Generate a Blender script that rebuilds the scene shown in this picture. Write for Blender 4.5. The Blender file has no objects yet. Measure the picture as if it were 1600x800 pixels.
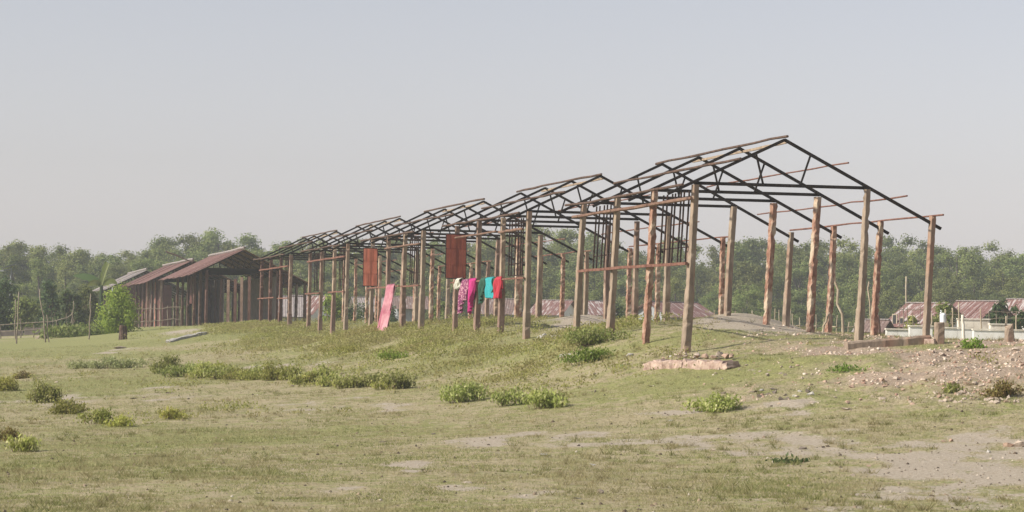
import bpy, math, random
import numpy as np
from mathutils import Vector, Matrix, noise as mnoise

R = math.radians
SC = bpy.context.scene
COL = SC.collection
RND = random.Random(11)
NR = np.random.default_rng(11)

# ------------------------------------------------------------------ camera
CAMZ = 1.75
F = 4000.0                      # focal length in photo pixels (1600 wide)
ROLL = 0.0155
PITCH = math.atan(118.7 / F)
fw = Vector((0, math.cos(PITCH), math.sin(PITCH)))
u0 = Vector((0, -math.sin(PITCH), math.cos(PITCH)))
x0 = Vector((1, 0, 0))
cr = x0 * math.cos(ROLL) + u0 * math.sin(ROLL)
cu = -x0 * math.sin(ROLL) + u0 * math.cos(ROLL)
cd = bpy.data.cameras.new('camera')
cam = bpy.data.objects.new('camera', cd)
COL.objects.link(cam)
cam.matrix_world = Matrix(((cr.x, cu.x, -fw.x, 0), (cr.y, cu.y, -fw.y, 0),
                           (cr.z, cu.z, -fw.z, CAMZ), (0, 0, 0, 1)))
cd.sensor_width = 36
cd.lens = 36 * F / 1600
cd.clip_start = 0.1
cd.clip_end = 3000
SC.camera = cam
CAM = Vector((0, 0, CAMZ))

# ------------------------------------------------------------------ sky and sun
SUN_EL = R(37)
SUN_AZ = math.atan2(-0.93, -0.36)          # clockwise from +Y
S = Vector((math.sin(SUN_AZ) * math.cos(SUN_EL), math.cos(SUN_AZ) * math.cos(SUN_EL), math.sin(SUN_EL)))
W = bpy.data.worlds.new('World')
SC.world = W
W.use_nodes = True
wn, wl = W.node_tree.nodes, W.node_tree.links
bg = wn['Background']
sky = wn.new('ShaderNodeTexSky')
sky.sky_type = 'NISHITA'
sky.sun_disc = False
sky.sun_elevation = SUN_EL
sky.sun_rotation = SUN_AZ
sky.air_density = 1.5
sky.dust_density = 1.1
sky.ozone_density = 1.0
hs = wn.new('ShaderNodeHueSaturation')
hs.inputs['Saturation'].default_value = 0.35
wl.new(sky.outputs[0], hs.inputs['Color'])
tint = wn.new('ShaderNodeMix')
tint.data_type = 'RGBA'
tint.blend_type = 'MULTIPLY'
tint.inputs[0].default_value = 1
tint.inputs[7].default_value = (1.0, .985, 1.115, 1)
wl.new(hs.outputs[0], tint.inputs[6])
wl.new(tint.outputs[2], bg.inputs[0])
bg.inputs[1].default_value = 0.085
sd = bpy.data.lights.new('sun', 'SUN')
sd.energy = 4.9
sd.angle = R(1.5)
sd.color = (1.0, 0.93, 0.82)
sun = bpy.data.objects.new('sun', sd)
COL.objects.link(sun)
sun.rotation_euler = (-S).to_track_quat('-Z', 'Y').to_euler()
sun.location = (0, 0, 60)
SC.view_settings.view_transform = 'Standard'
SC.view_settings.look = 'None'
SC.view_settings.gamma = 1
SC.view_settings.exposure = 0.5
SC.cycles.volume_bounces = 1
SC.cycles.max_bounces = 6
SC.cycles.transparent_max_bounces = 6


# ------------------------------------------------------------------ pixel helpers (layout from the photo)
def ray(px, py):
    return (fw + cr * ((px - 800) / F) + cu * ((400 - py) / F))


def pt(px, py, D):
    r = ray(px, py)
    return CAM + r * (D / r.y)


# ------------------------------------------------------------------ building row frame
PHI = math.atan(950 / F)
dv = Vector((-math.sin(PHI), math.cos(PHI), 0))     # along the row, away
cv = Vector((math.cos(PHI), math.sin(PHI), 0))      # across, to the right
_p = pt(1072, 540, 47.6)
P0 = Vector((_p.x, _p.y, 0))
BAY, PERIOD = 2.66, 12.54


def rowpt(a, w):
    return P0 + dv * a + cv * w


def row_px(px, py, w=0.0):
    """point where the ray through a photo pixel meets the vertical plane w of the row"""
    r = ray(px, py)
    t = (P0 + cv * w - CAM).dot(cv) / r.dot(cv)
    return CAM + r * t


# ------------------------------------------------------------------ terrain
CTRL = []
for x in (-200, 300, 800, 1300, 1750):
    CTRL.append((x, None, 8, -1.72))
    CTRL.append((x, None, 15, -1.73))
    CTRL.append((x, None, 24, -1.76 + .00009 * x))
for row in [
    (0, 700, 36), (400, 700, 35), (800, 700, 34), (1200, 700, 33), (1600, 700, 32), (-200, 700, 37), (1800, 700, 31),
    (0, 620, 55), (400, 620, 51), (800, 620, 45.5), (1100, 620, 41.5), (1400, 620, 39), (1600, 620, 38.5), (-200, 620, 57),
    (0, 575, 76), (300, 575, 66), (600, 575, 58), (850, 575, 51), (1080, 577, 45.4), (1300, 575, 43), (1500, 575, 42), (1700, 575, 41.5),
    (0, 545, 98), (250, 545, 88), (450, 545, 78), (600, 545, 70), (-200, 545, 100),
    (1065, 554, 47.5), (1003, 540, 50.3), (944, 523, 52.9), (893, 521, 55.5), (820, 528, 60.2), (779, 516, 62.8), (740, 514, 65.6),
    (707, 517, 68.3), (850, 545, 56.8), (700, 530, 65.5), (656, 516, 72), (650, 530, 68.5), (600, 516, 77), (573, 519, 80), (539, 528, 84),
    (517, 524, 87), (460, 514, 96), (405, 506, 106), (326, 508, 122), (250, 509, 145), (150, 511, 172),
    (1334, 532, 48.5), (1440, 531, 48.8), (1260, 519, 51), (1192, 507, 53.6), (1132, 500, 56.2), (1160, 499, 57.5), (1289, 520, 54), (1228, 517, 56.7),
    (1467, 540, 46.5), (1577, 538, 46.5), (1390, 541, 47), (1500, 533, 62), (1700, 535, 60), (1380, 532, 58), (1470, 535, 70), (1600, 536, 69), (1540, 536, 54), (1400, 534, 66), (1540, 531, 82),
    (920, 498, 67), (1010, 514, 66), (850, 503, 68), (960, 512, 62), (1090, 512, 60), (1170, 499, 60), (1250, 515, 62),
    (0, 534, 112), (100, 528, 116), (200, 517, 122), (-200, 536, 112),
]:
    CTRL.append((row[0], row[1], row[2], None))
for x in (-250, 100, 500, 900, 1300, 1800):
    CTRL.append((x, None, 150, -0.45))
    CTRL.append((x, None, 220, -0.6))
    CTRL.append((x, None, 420, -0.8))
_q, _z = [], []
for (x, y, D, rel) in CTRL:
    if rel is None:
        rel = pt(x, y, D).z - CAMZ
    _q.append((x / 300.0, 6 * math.log(D)))
    _z.append(rel + CAMZ)
_q, _z = np.array(_q), np.array(_z)


def _K(A, B):
    r2 = ((A[:, None, :] - B[None, :, :]) ** 2).sum(-1)
    return 0.5 * r2 * np.log(r2 + 1e-9)


_n = len(_q)
_A = np.zeros((_n + 3, _n + 3))
_A[:_n, :_n] = _K(_q, _q) + 0.05 * np.eye(_n)
_A[:_n, _n] = 1
_A[:_n, _n + 1:] = _q
_A[_n:, :_n] = _A[:_n, _n:].T
_sol = np.linalg.solve(_A, np.concatenate([_z, np.zeros(3)]))


def vnoise(x, y, s, seed=0):
    x = np.asarray(x) / s + seed * 17.31
    y = np.asarray(y) / s - seed * 9.17
    xi, yi = np.floor(x), np.floor(y)
    fx, fy = x - xi, y - yi
    fx = fx * fx * (3 - 2 * fx)
    fy = fy * fy * (3 - 2 * fy)

    def h(i, j):
        v = np.sin(i * 127.1 + j * 311.7 + seed * 74.7) * 43758.5453
        return v - np.floor(v)
    return ((h(xi, yi) * (1 - fx) + h(xi + 1, yi) * fx) * (1 - fy) + (h(xi, yi + 1) * (1 - fx) + h(xi + 1, yi + 1) * fx) * fy)


def fnoise(x, y, s, seed=0, o=4):
    t, a, tot = 0, 1.0, 0
    for k in range(o):
        t = t + a * vnoise(x, y, s / 2 ** k, seed + k)
        tot += a
        a *= .55
    return t / tot


def pxD(x, y):
    x, y = np.asarray(x, float), np.asarray(y, float)
    D = np.clip(np.hypot(x, y), 8, 450)
    az = np.clip(np.arctan2(x, y), -.27, .27)
    return np.clip(800 + F * np.tan(az), -250, 1850), D


def height(x, y):
    x, y = np.atleast_1d(np.asarray(x, float)), np.atleast_1d(np.asarray(y, float))
    px, D = pxD(x, y)
    q = np.stack([px / 300, 6 * np.log(D)], 1)
    out = np.empty(len(q))
    for i in range(0, len(q), 20000):
        k = _K(q[i:i + 20000], _q)
        out[i:i + 20000] = k @ _sol[:_n] + _sol[_n] + q[i:i + 20000] @ _sol[_n + 1:]
    ru = np.exp(-(((px - 1450) / 260) ** 2)) * np.exp(-(((D - 43) / 5) ** 2))
    out += .16 * np.exp(-(((px - 1170) / 80) ** 2) - (((D - 58) / 2.5) ** 2)) + .14 * np.exp(-(((px - 920) / 60) ** 2) - (((D - 67) / 3) ** 2))
    out += (fnoise(x, y, 1.6, 3) - .5) * (.06 + .30 * ru) + (fnoise(x, y, .35, 5, 2) - .5) * (.022 + .10 * ru)
    return out


def gz(x, y):
    return float(height([x], [y])[0])


_DD = np.concatenate([np.arange(18, 70, .12), np.arange(70, 260, .5)])


def gp(px, py):
    """ground point seen at a photo pixel"""
    r = ray(px, py)
    X = r.x / r.y * _DD
    Z = CAMZ + r.z / r.y * _DD
    H = height(X, _DD)
    k = np.argmax(Z <= H)
    if not (Z <= H).any():
        k = len(_DD) - 1
    return Vector((X[k], _DD[k], H[k]))


# ------------------------------------------------------------------ object helpers
def tag(o, label=None, cat=None, group=None, kind=None):
    if label:
        o['label'] = label
    if cat:
        o['category'] = cat
    if group:
        o['group'] = group
    if kind:
        o['kind'] = kind
    return o


def empty(name, loc, rz=0.0):
    o = bpy.data.objects.new(name, None)
    COL.objects.link(o)
    o.location = loc
    o.rotation_euler = (0, 0, rz)
    o.empty_display_size = .2
    return o


def kids(o):
    return [c for c in o.children]


def copy_tree(o, parent=None):
    c = o.copy()
    COL.objects.link(c)
    if parent is not None:
        c.parent = parent
    for ch in list(o.children):
        copy_tree(ch, c)
    return c


class MB:
    def __init__(s):
        s.v, s.f, s.smooth = [], [], False

    def add(s, vs, fs):
        b = len(s.v)
        s.v += [tuple(v) for v in vs]
        s.f += [tuple(i + b for i in f) for f in fs]

    def box(s, c, sx, sy, sz, rz=0, jit=0):
        m = Matrix.Rotation(rz, 3, 'Z')
        vs = []
        for k in range(8):
            p = Vector(((k & 1) - .5, ((k >> 1) & 1) - .5, (k >> 2) - .5))
            p = Vector((p.x * sx, p.y * sy, p.z * sz))
            if jit:
                p += Vector((RND.uniform(-jit, jit), RND.uniform(-jit, jit), RND.uniform(-jit, jit)))
            vs.append(Vector(c) + m @ p)
        s.add(vs, [(0, 2, 3, 1), (4, 5, 7, 6), (0, 1, 5, 4), (2, 6, 7, 3), (0, 4, 6, 2), (1, 3, 7, 5)])

    def bar(s, p, q, w, h=None, up=Vector((0, 0, 1))):
        h = h or w
        p, q = Vector(p), Vector(q)
        a = (q - p).normalized()
        sd_ = a.cross(up)
        if sd_.length < 1e-4:
            sd_ = a.cross(Vector((0, 1, 0)))
        sd_.normalize()
        uu = sd_.cross(a).normalized()
        vs = []
        for e in (p, q):
            for (i, j) in ((-1, -1), (1, -1), (1, 1), (-1, 1)):
                vs.append(e + sd_ * (i * w / 2) + uu * (j * h / 2))
        s.add(vs, [(3, 2, 1, 0), (4, 5, 6, 7), (0, 1, 5, 4), (1, 2, 6, 5), (2, 3, 7, 6), (3, 0, 4, 7)])

    def tube(s, pts, rs, n=7):
        pts = [Vector(p) for p in pts]
        if not hasattr(rs, '__len__'):
            rs = [rs] * len(pts)
        vs, fs = [], []
        for i, p in enumerate(pts):
            a = (pts[min(i + 1, len(pts) - 1)] - pts[max(i - 1, 0)]).normalized()
            b = a.orthogonal().normalized() if abs(a.z) > .9 else a.cross(Vector((0, 0, 1))).normalized()
            if abs(a.z) > .9:
                b = a.cross(Vector((0, 1, 0))).normalized()
            c2 = a.cross(b)
            for k in range(n):
                t = 2 * math.pi * k / n
                vs.append(p + (b * math.cos(t) + c2 * math.sin(t)) * rs[i])
        for i in range(len(pts) - 1):
            for k in range(n):
                k2 = (k + 1) % n
                fs.append((i * n + k, i * n + k2, (i + 1) * n + k2, (i + 1) * n + k))
        fs.append(tuple(reversed(range(n))))
        fs.append(tuple((len(pts) - 1) * n + k for k in range(n)))
        s.add(vs, fs)

    def stick(s, p, q, r, n=6, seg=6, wob=.01, taper=.75):
        p, q = Vector(p), Vector(q)
        pts = []
        for i in range(seg + 1):
            t = i / seg
            e = p.lerp(q, t)
            if 0 < i < seg:
                e = e + Vector((RND.gauss(0, wob), RND.gauss(0, wob), RND.gauss(0, wob)))
            pts.append(e)
        s.tube(pts, [r * (1 - (1 - taper) * i / seg) for i in range(seg + 1)], n)

    def slab(s, quad, th):
        """thick sheet under a quad of points"""
        q = [Vector(p) for p in quad]
        n = (q[1] - q[0]).cross(q[3] - q[0]).normalized()
        if n.z < 0:
            n = -n
        vs = q + [p - n * th for p in q]
        fs = [(0, 1, 2, 3), (7, 6, 5, 4), (0, 4, 5, 1), (1, 5, 6, 2), (2, 6, 7, 3), (3, 7, 4, 0)]
        s.add(vs, fs)

    def build(s, name, mat, parent=None, smooth=False, recalc=True):
        me = bpy.data.meshes.new(name)
        org = parent.matrix_world_guess if False else None
        me.from_pydata(s.v, [], s.f)
        me.materials.append(mat)
        if recalc:
            import bmesh
            bm = bmesh.new()
            bm.from_mesh(me)
            bmesh.ops.recalc_face_normals(bm, faces=bm.faces)
            bm.to_mesh(me)
            bm.free()
        if smooth:
            me.polygons.foreach_set('use_smooth', [True] * len(me.polygons))
        o = bpy.data.objects.new(name, me)
        COL.objects.link(o)
        if parent is not None:
            o.parent = parent
        return o


def np_mesh(name, V, Fq, mat, parent=None, smooth=False, attr=None):
    """mesh from numpy arrays, all faces with the same corner count"""
    me = bpy.data.meshes.new(name)
    V = np.asarray(V, np.float32)
    Fq = np.asarray(Fq, np.int32)
    k = Fq.shape[1]
    me.vertices.add(len(V))
    me.vertices.foreach_set('co', V.ravel())
    me.loops.add(Fq.size)
    me.loops.foreach_set('vertex_index', Fq.ravel())
    me.polygons.add(len(Fq))
    me.polygons.foreach_set('loop_start', np.arange(0, Fq.size, k, dtype=np.int32))
    me.polygons.foreach_set('loop_total', np.full(len(Fq), k, np.int32))
    if smooth:
        me.polygons.foreach_set('use_smooth', np.ones(len(Fq), bool))
    me.update(calc_edges=True)
    if attr:
        for an, av in attr.items():
            a = me.attributes.new(an, 'FLOAT', 'POINT')
            a.data.foreach_set('value', np.asarray(av, np.float32))
    me.materials.append(mat)
    me.validate()
    if name is None:
        return me
    o = bpy.data.objects.new(name, me)
    COL.objects.link(o)
    if parent is not None:
        o.parent = parent
    return o


# ------------------------------------------------------------------ materials
def newmat(name, rough=.9):
    m = bpy.data.materials.new(name)
    m.use_nodes = True
    n, l = m.node_tree.nodes, m.node_tree.links
    b = n['Principled BSDF']
    b.inputs['Roughness'].default_value = rough
    b.inputs['Specular IOR Level'].default_value = .25
    return m, n, l, b


def tex(n, l, scale, detail=6, vec=(1, 1, 1), rough=.6, coord='Object'):
    tc = n.new('ShaderNodeTexCoord')
    mp = n.new('ShaderNodeMapping')
    mp.inputs['Scale'].default_value = vec
    l.new(tc.outputs[coord], mp.inputs[0])
    t = n.new('ShaderNodeTexNoise')
    t.inputs['Scale'].default_value = scale
    t.inputs['Detail'].default_value = detail
    t.inputs['Roughness'].default_value = rough
    l.new(mp.outputs[0], t.inputs['Vector'])
    return t.outputs['Fac']


def ramp(n, l, src, stops):
    r = n.new('ShaderNodeValToRGB')
    els = r.color_ramp.elements
    while len(els) < len(stops):
        els.new(.5)
    for e, (p, c) in zip(els, stops):
        e.position = p
        e.color = (c[0], c[1], c[2], 1) if hasattr(c, '__len__') else (c, c, c, 1)
    l.new(src, r.inputs[0])
    return r.outputs[0]


def mix(n, l, fac, a, b):
    m = n.new('ShaderNodeMix')
    m.data_type = 'RGBA'
    for sock, v in ((m.inputs[0], fac), (m.inputs[6], a), (m.inputs[7], b)):
        if hasattr(v, 'is_output') or isinstance(v, bpy.types.NodeSocket):
            l.new(v, sock)
        elif hasattr(v, '__len__'):
            sock.default_value = (*v, 1)
        else:
            sock.default_value = v
    return m.outputs[2]


def bump(n, l, b, src, strength, dist=.02):
    bp = n.new('ShaderNodeBump')
    bp.inputs['Strength'].default_value = strength
    bp.inputs['Distance'].default_value = dist
    l.new(src, bp.inputs['Height'])
    l.new(bp.outputs[0], b.inputs['Normal'])


def simple(name, c1, c2, scale=6, vec=(1, 1, 1), rough=.9, bstr=.4, lo=.35, hi=.65, c3=None, s3=2, bd=.02, metal=0):
    m, n, l, b = newmat(name, rough)
    t = tex(n, l, scale, vec=vec)
    c = ramp(n, l, t, [(lo, c1), (hi, c2)])
    if c3:
        t3 = tex(n, l, s3, vec=vec)
        k = ramp(n, l, t3, [(.5, 0), (.62, 1)])
        c = mix(n, l, k, c, c3)
    l.new(c, b.inputs['Base Color'])
    b.inputs['Metallic'].default_value = metal
    if bstr:
        bump(n, l, b, t, bstr, bd)
    return m


M = {}
M['conc'] = simple('weathered_concrete', (.185, .14, .105), (.315, .25, .185), 9, (1, 1, .35), .92, .5, c3=(.27, .17, .12), s3=2.2)
M['conc_red'] = simple('spalled_concrete', (.19, .095, .065), (.35, .215, .155), 14, (1, 1, .5), .95, .9, c3=(.42, .34, .25), s3=3.5)
M['conc_dull'] = simple('brown_concrete', (.14, .09, .07), (.25, .17, .13), 9, (1, 1, .35), .95, .6, c3=(.36, .28, .20), s3=3)
M['steel'] = simple('black_rusted_steel', (.008, .007, .007), (.025, .017, .013), 8, rough=.8, bstr=.2)
M['rust_steel'] = simple('rusted_dark_steel', (.02, .013, .011), (.055, .032, .025), 8, rough=.85, bstr=.2)
M['rust'] = simple('rusty_red_rail', (.10, .042, .03), (.20, .10, .072), 7, rough=.85, bstr=.4)
M['log'] = simple('weathered_log', (.11, .06, .042), (.20, .125, .09), 8, (.5, .5, .5), .9, .5)
M['pale_wood'] = simple('pale_board', (.22, .165, .12), (.33, .26, .19), 7, rough=.9, bstr=.3)
M['bamboo'] = simple('dry_bamboo', (.24, .19, .13), (.42, .36, .27), 6, (1, 1, .4), .85, .3)
M['brown_post'] = simple('maroon_brown_post', (.07, .035, .028), (.15, .085, .065), 8, (1, 1, .4), .9, .5)
M['dark_wood'] = simple('dark_timber', (.05, .032, .024), (.12, .075, .055), 8, (1, 1, .4), .9, .5)
M['panel_orange'] = simple('orange_rusted_sheet', (.44, .14, .085), (.54, .19, .125), 3, rough=.75, bstr=.25)
M['panel_red'] = simple('dark_red_sheet', (.19, .05, .033), (.26, .075, .048), 3, rough=.75, bstr=.2)
M['maroon'] = simple('maroon_tin', (.05, .021, .018), (.11, .042, .034), 5, (3, 3, .4), .8, .3)


def roofmat(name, c1, c2, c3, amt=.55):
    m, n, l, b = newmat(name, .75)
    t = tex(n, l, 1.3, vec=(5, .7, .7))
    t2 = tex(n, l, 5, vec=(2.5, 1, 1))
    c = ramp(n, l, t2, [(.35, c1), (.65, c2)])
    k = ramp(n, l, t, [(amt, 0), (amt + .1, 1)])
    c = mix(n, l, k, c, c3)
    l.new(c, b.inputs['Base Color'])
    tc = n.new('ShaderNodeTexCoord')
    wv = n.new('ShaderNodeTexWave')
    wv.inputs['Scale'].default_value = 2.0
    l.new(tc.outputs['Object'], wv.inputs['Vector'])
    bump(n, l, b, wv.outputs['Fac'], .5, .03)
    return m


M['roof_red'] = roofmat('rusty_red_tin', (.115, .055, .048), (.19, .105, .09), (.33, .285, .265), .52)
M['roof_red2'] = roofmat('faded_red_tin', (.125, .06, .052), (.20, .115, .097), (.38, .34, .32), .5)
M['roof_brown'] = roofmat('brown_rusty_tin', (.11, .072, .06), (.185, .13, .112), (.29, .26, .245), .56)
M['roof_rust'] = roofmat('rust_brown_tin', (.105, .052, .043), (.18, .098, .08), (.25, .19, .17), .6)
M['roof_grey'] = roofmat('grey_tin', (.20, .17, .16), (.29, .26, .245), (.15, .11, .10), .58)
M['wall_grey'] = simple('grey_tin_wall', (.20, .21, .22), (.30, .31, .32), 4, (3, 3, .5), .8, .2)
M['wall_white'] = simple('stained_whitewash', (.60, .58, .54), (.78, .77, .74), 2.5, (1, 1, .6), .85, .2, c3=(.45, .42, .36), s3=1.2)
M['wall_dark'] = simple('dark_wall_and_shade', (.10, .085, .075), (.17, .14, .125), 3, rough=.95, bstr=.3)  # dark walls, and sheets painting shade inside the roofed sheds
M['cream'] = simple('cream_plaster', (.55, .50, .42), (.70, .66, .57), 2.5, rough=.9, bstr=.2, c3=(.38, .33, .27), s3=1.5)
M['white'] = simple('white_plastic', (.72, .74, .76), (.80, .81, .82), 5, rough=.5, bstr=0)
M['void'] = simple('dark_window', (.012, .012, .014), (.03, .03, .03), 5, rough=.6, bstr=0)
M['brick'] = simple('broken_brick_red', (.25, .165, .13), (.38, .29, .235), 12, rough=.95, bstr=.9, c3=(.45, .34, .27), s3=7)
M['stone'] = simple('pale_rubble', (.30, .235, .18), (.47, .40, .325), 8, rough=.95, bstr=.6)
M['stone_pink'] = simple('pinkish_rubble', (.27, .175, .125), (.42, .31, .24), 8, rough=.95, bstr=.6)
M['stone_grey'] = simple('grey_slab', (.25, .235, .21), (.42, .40, .36), 8, rough=.95, bstr=.5)
M['stone_dark'] = simple('dark_clod', (.09, .075, .06), (.20, .165, .13), 8, rough=.95, bstr=.6)
M['solar'] = simple('blue_grey_panel', (.03, .04, .06), (.06, .07, .09), 3, rough=.4, bstr=0)


def leafmat(name, c1, c2, c3=None, trans=.45, patch=None):
    m, n, l, b = newmat(name, .6)
    g = n.new('ShaderNodeNewGeometry')
    oi = n.new('ShaderNodeObjectInfo')
    stops = [(0, c1), (.7, c2)] + ([(1, c3)] if c3 else [])
    c = ramp(n, l, g.outputs['Random Per Island'], stops)
    hv = n.new('ShaderNodeHueSaturation')
    mr = n.new('ShaderNodeMapRange')
    mr.inputs[3].default_value = .7
    mr.inputs[4].default_value = 1.3
    l.new(oi.outputs['Random'], mr.inputs[0])
    l.new(mr.outputs[0], hv.inputs['Value'])
    mr2 = n.new('ShaderNodeMapRange')
    mr2.inputs[3].default_value = .485
    mr2.inputs[4].default_value = .515
    ml = n.new('ShaderNodeMath')
    ml.operation = 'FRACT'
    ml2 = n.new('ShaderNodeMath')
    ml2.operation = 'MULTIPLY'
    ml2.inputs[1].default_value = 7.31
    l.new(oi.outputs['Random'], ml2.inputs[0])
    l.new(ml2.outputs[0], ml.inputs[0])
    l.new(ml.outputs[0], mr2.inputs[0])
    l.new(mr2.outputs[0], hv.inputs['Hue'])
    if patch:
        tp = tex(n, l, .55, 4)
        kp = ramp(n, l, tp, [(.42, 0), (.58, 1)])
        c = mix(n, l, kp, c, mix(n, l, .6, c, patch))
    l.new(c, hv.inputs['Color'])
    l.new(hv.outputs[0], b.inputs['Base Color'])
    tr = n.new('ShaderNodeBsdfTranslucent')
    l.new(hv.outputs[0], tr.inputs['Color'])
    ms = n.new('ShaderNodeMixShader')
    ms.inputs[0].default_value = trans
    out = n['Material Output']
    l.new(b.outputs[0], ms.inputs[1])
    l.new(tr.outputs[0], ms.inputs[2])
    l.new(ms.outputs[0], out.inputs['Surface'])
    return m


M['leaf_tree'] = leafmat('tree_leaves', (.105, .14, .03), (.18, .21, .055), (.25, .26, .10))
M['leaf_dark'] = leafmat('dark_leaves', (.04, .075, .022), (.075, .115, .035), (.11, .145, .055))
M['leaf_bush'] = leafmat('bush_leaves', (.20, .24, .05), (.36, .38, .11), (.48, .46, .24))
M['leaf_blue'] = leafmat('greyish_bush_leaves', (.18, .22, .08), (.32, .35, .15), (.45, .46, .28))
M['leaf_bright'] = leafmat('bright_leaves', (.13, .21, .025), (.24, .33, .05), (.34, .40, .10))
M['leaf_yellow'] = leafmat('yellow_green_leaves', (.21, .23, .045), (.37, .37, .085), (.44, .40, .15))
M['leaf_rust'] = leafmat('reddish_dry_leaves', (.16, .09, .04), (.24, .19, .06), (.26, .24, .08))
M['weed'] = leafmat('weed_leaves', (.22, .235, .055), (.36, .355, .10), (.46, .40, .22), patch=(.30, .24, .12))
M['grass'] = leafmat('short_grass', (.10, .12, .03), (.24, .24, .08), (.46, .38, .22), .4, patch=(.33, .27, .16))
M['tuft'] = leafmat('tuft_grass', (.13, .15, .04), (.26, .27, .09), (.46, .39, .22), .4, patch=(.36, .29, .16))
M['leaf_feather'] = leafmat('feathery_light_leaves', (.17, .26, .03), (.28, .38, .05), (.38, .45, .10), .5)
M['twig'] = simple('brown_twigs', (.13, .085, .055), (.24, .17, .11), 9, bstr=0)
M['bark'] = simple('grey_bark', (.05, .042, .032), (.13, .11, .09), 5, (1, 1, .3), .95, .5)

# ------------------------------------------------------------------ ground
ZONES = []       # (x, y, rx, ry, strength) bare sandy patches, world metres


def zone(px, py, wpx, hpx, s=1.0):
    c = gp(px, py)
    e = gp(px, py + hpx)
    f = gp(px, max(py - hpx, 512))
    rx = abs(wpx) / F * c.y
    ry = max(abs(c.y - e.y), abs(f.y - c.y) * .6)
    ZONES.append((c.x, c.y, rx, ry, s))


for zz in [(800, 688, 75, 8, 1.0), (900, 690, 120, 9, .75), (1130, 690, 190, 11, .85), (1290, 706, 100, 16, 1.0), (1420, 712, 150, 26, 1.0), (1540, 742, 150, 26, 1.0),
           (530, 756, 38, 4, 1.0), (645, 729, 36, 5, .95), (860, 768, 70, 7, .7), (1260, 790, 90, 9, .8), (1480, 775, 130, 20, .85),
           (1060, 648, 60, 6, .6), (560, 636, 110, 8, .45), (180, 620, 150, 10, .35), (740, 760, 40, 4, .5), (1110, 770, 60, 5, .5),
           (1250, 640, 80, 9, .5), (1180, 585, 50, 8, .6), (190, 548, 20, 4, .9), (450, 570, 60, 5, .5), (1600, 690, 80, 30, .7)]:
    zone(*zz)


def masks(x, y):
    """sand = pale bare silt, rub = pinkish brick rubble soil, lush = greener turf"""
    px, D = pxD(x, y)
    wx = x + (fnoise(x, y, 1.3, 21) - .5) * 1.6
    wy = y + (fnoise(x, y, 2.0, 31) - .5) * 3.2
    sand = np.zeros_like(x)
    for (cx, cy, rx, ry, s) in ZONES:
        r = np.sqrt(((wx - cx) / rx) ** 2 + ((wy - cy) / ry) ** 2)
        sand = np.maximum(sand, s * np.clip(1.45 - r, 0, 1))
    n2 = fnoise(x, y, .8, 41, 5)
    n3 = fnoise(x, y * .45, .45, 47, 4)
    sand = np.clip(sand * .85 + ((n2 - .5) * 1.7 + (n3 - .5) * 1.6) * (sand > .02), 0, 1)
    rel = height(x, y) - CAMZ
    rub = np.clip((px - 1130 + (fnoise(x, y, 2, 51) - .5) * 500) / 200, 0, 1) * np.clip((D - 38.5) / 2.5, 0, 1) * np.clip((66 - D) / 6, 0, 1)
    rub = np.clip(rub * np.clip((fnoise(x, y, 1.5, 61, 4) - .34) * 6 + np.clip((px - 1400) / 250, -.4, .6), .08, 1), 0, 1)
    mound = 1.7 * np.exp(-(((px - 1195) / 115) ** 2) - (((D - 54.5) / 4.6) ** 2)) + 1.5 * np.exp(-(((px - 922) / 70) ** 2) - (((D - 64.5) / 4.5) ** 2))
    sand = np.maximum(sand, np.clip(mound * 1.1 - .3 + (n2 - .5) * 1.1, 0, .8))
    # earth cut in front of the roofed shed
    cut = np.exp(-(((px - 285) / 48) ** 2) - (((D - 104) / 5) ** 2))
    sand = np.maximum(sand, np.clip(cut * 1.1 - .2 + (n2 - .5) * .5, 0, 1))
    lush = np.clip((fnoise(x, y, 5.5, 71, 3) - .47) * 5 + np.clip((D - 78) / 15, 0, 1) * np.clip((620 - px) / 200, 0, 1) * 1.6, 0, 1.6)
    return sand, rub, lush


def polar_ground():
    ring = [1.5, 4, 8, 12, 16, 19, 21]
    r = 22.0
    while r < 62:
        ring.append(r)
        r += .085 if r < 48 else .14
    while r < 130:
        ring.append(r)
        r += r * .005
    while r < 700:
        ring.append(r)
        r *= 1.05
    ring.append(700)
    ring = np.array(ring)
    fine = np.arange(-.235, .2351, .0011)
    coarse = np.concatenate([np.linspace(.235, 2 * math.pi - .235, 90)[1:-1]])
    az = np.concatenate([fine, coarse])
    A, Rr = np.meshgrid(az, ring)
    X, Y = (np.sin(A) * Rr).ravel(), (np.cos(A) * Rr).ravel()
    Z = height(X, Y)
    na, nr = len(az), len(ring)
    i, j = np.meshgrid(np.arange(nr - 1), np.arange(na), indexing='ij')
    j2 = (j + 1) % na
    Fq = np.stack([(i * na + j), (i + 1) * na + j, (i + 1) * na + j2, i * na + j2], -1).reshape(-1, 4)
    V = np.stack([X, Y, Z], 1)
    V = np.concatenate([V, [[0, 0, float(height([0.], [.1])[0])]]])
    sand, rub, lush = masks(X, Y)
    z1 = np.zeros(1)
    # centre fan as quads is not needed: a small cap under the camera
    o = np_mesh('ground', V, Fq, ground_mat(), smooth=True,
                attr={'sand': np.concatenate([sand, z1]), 'rub': np.concatenate([rub, z1]), 'lush': np.concatenate([lush, z1])})
    tag(o, kind='structure')
    return o


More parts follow.
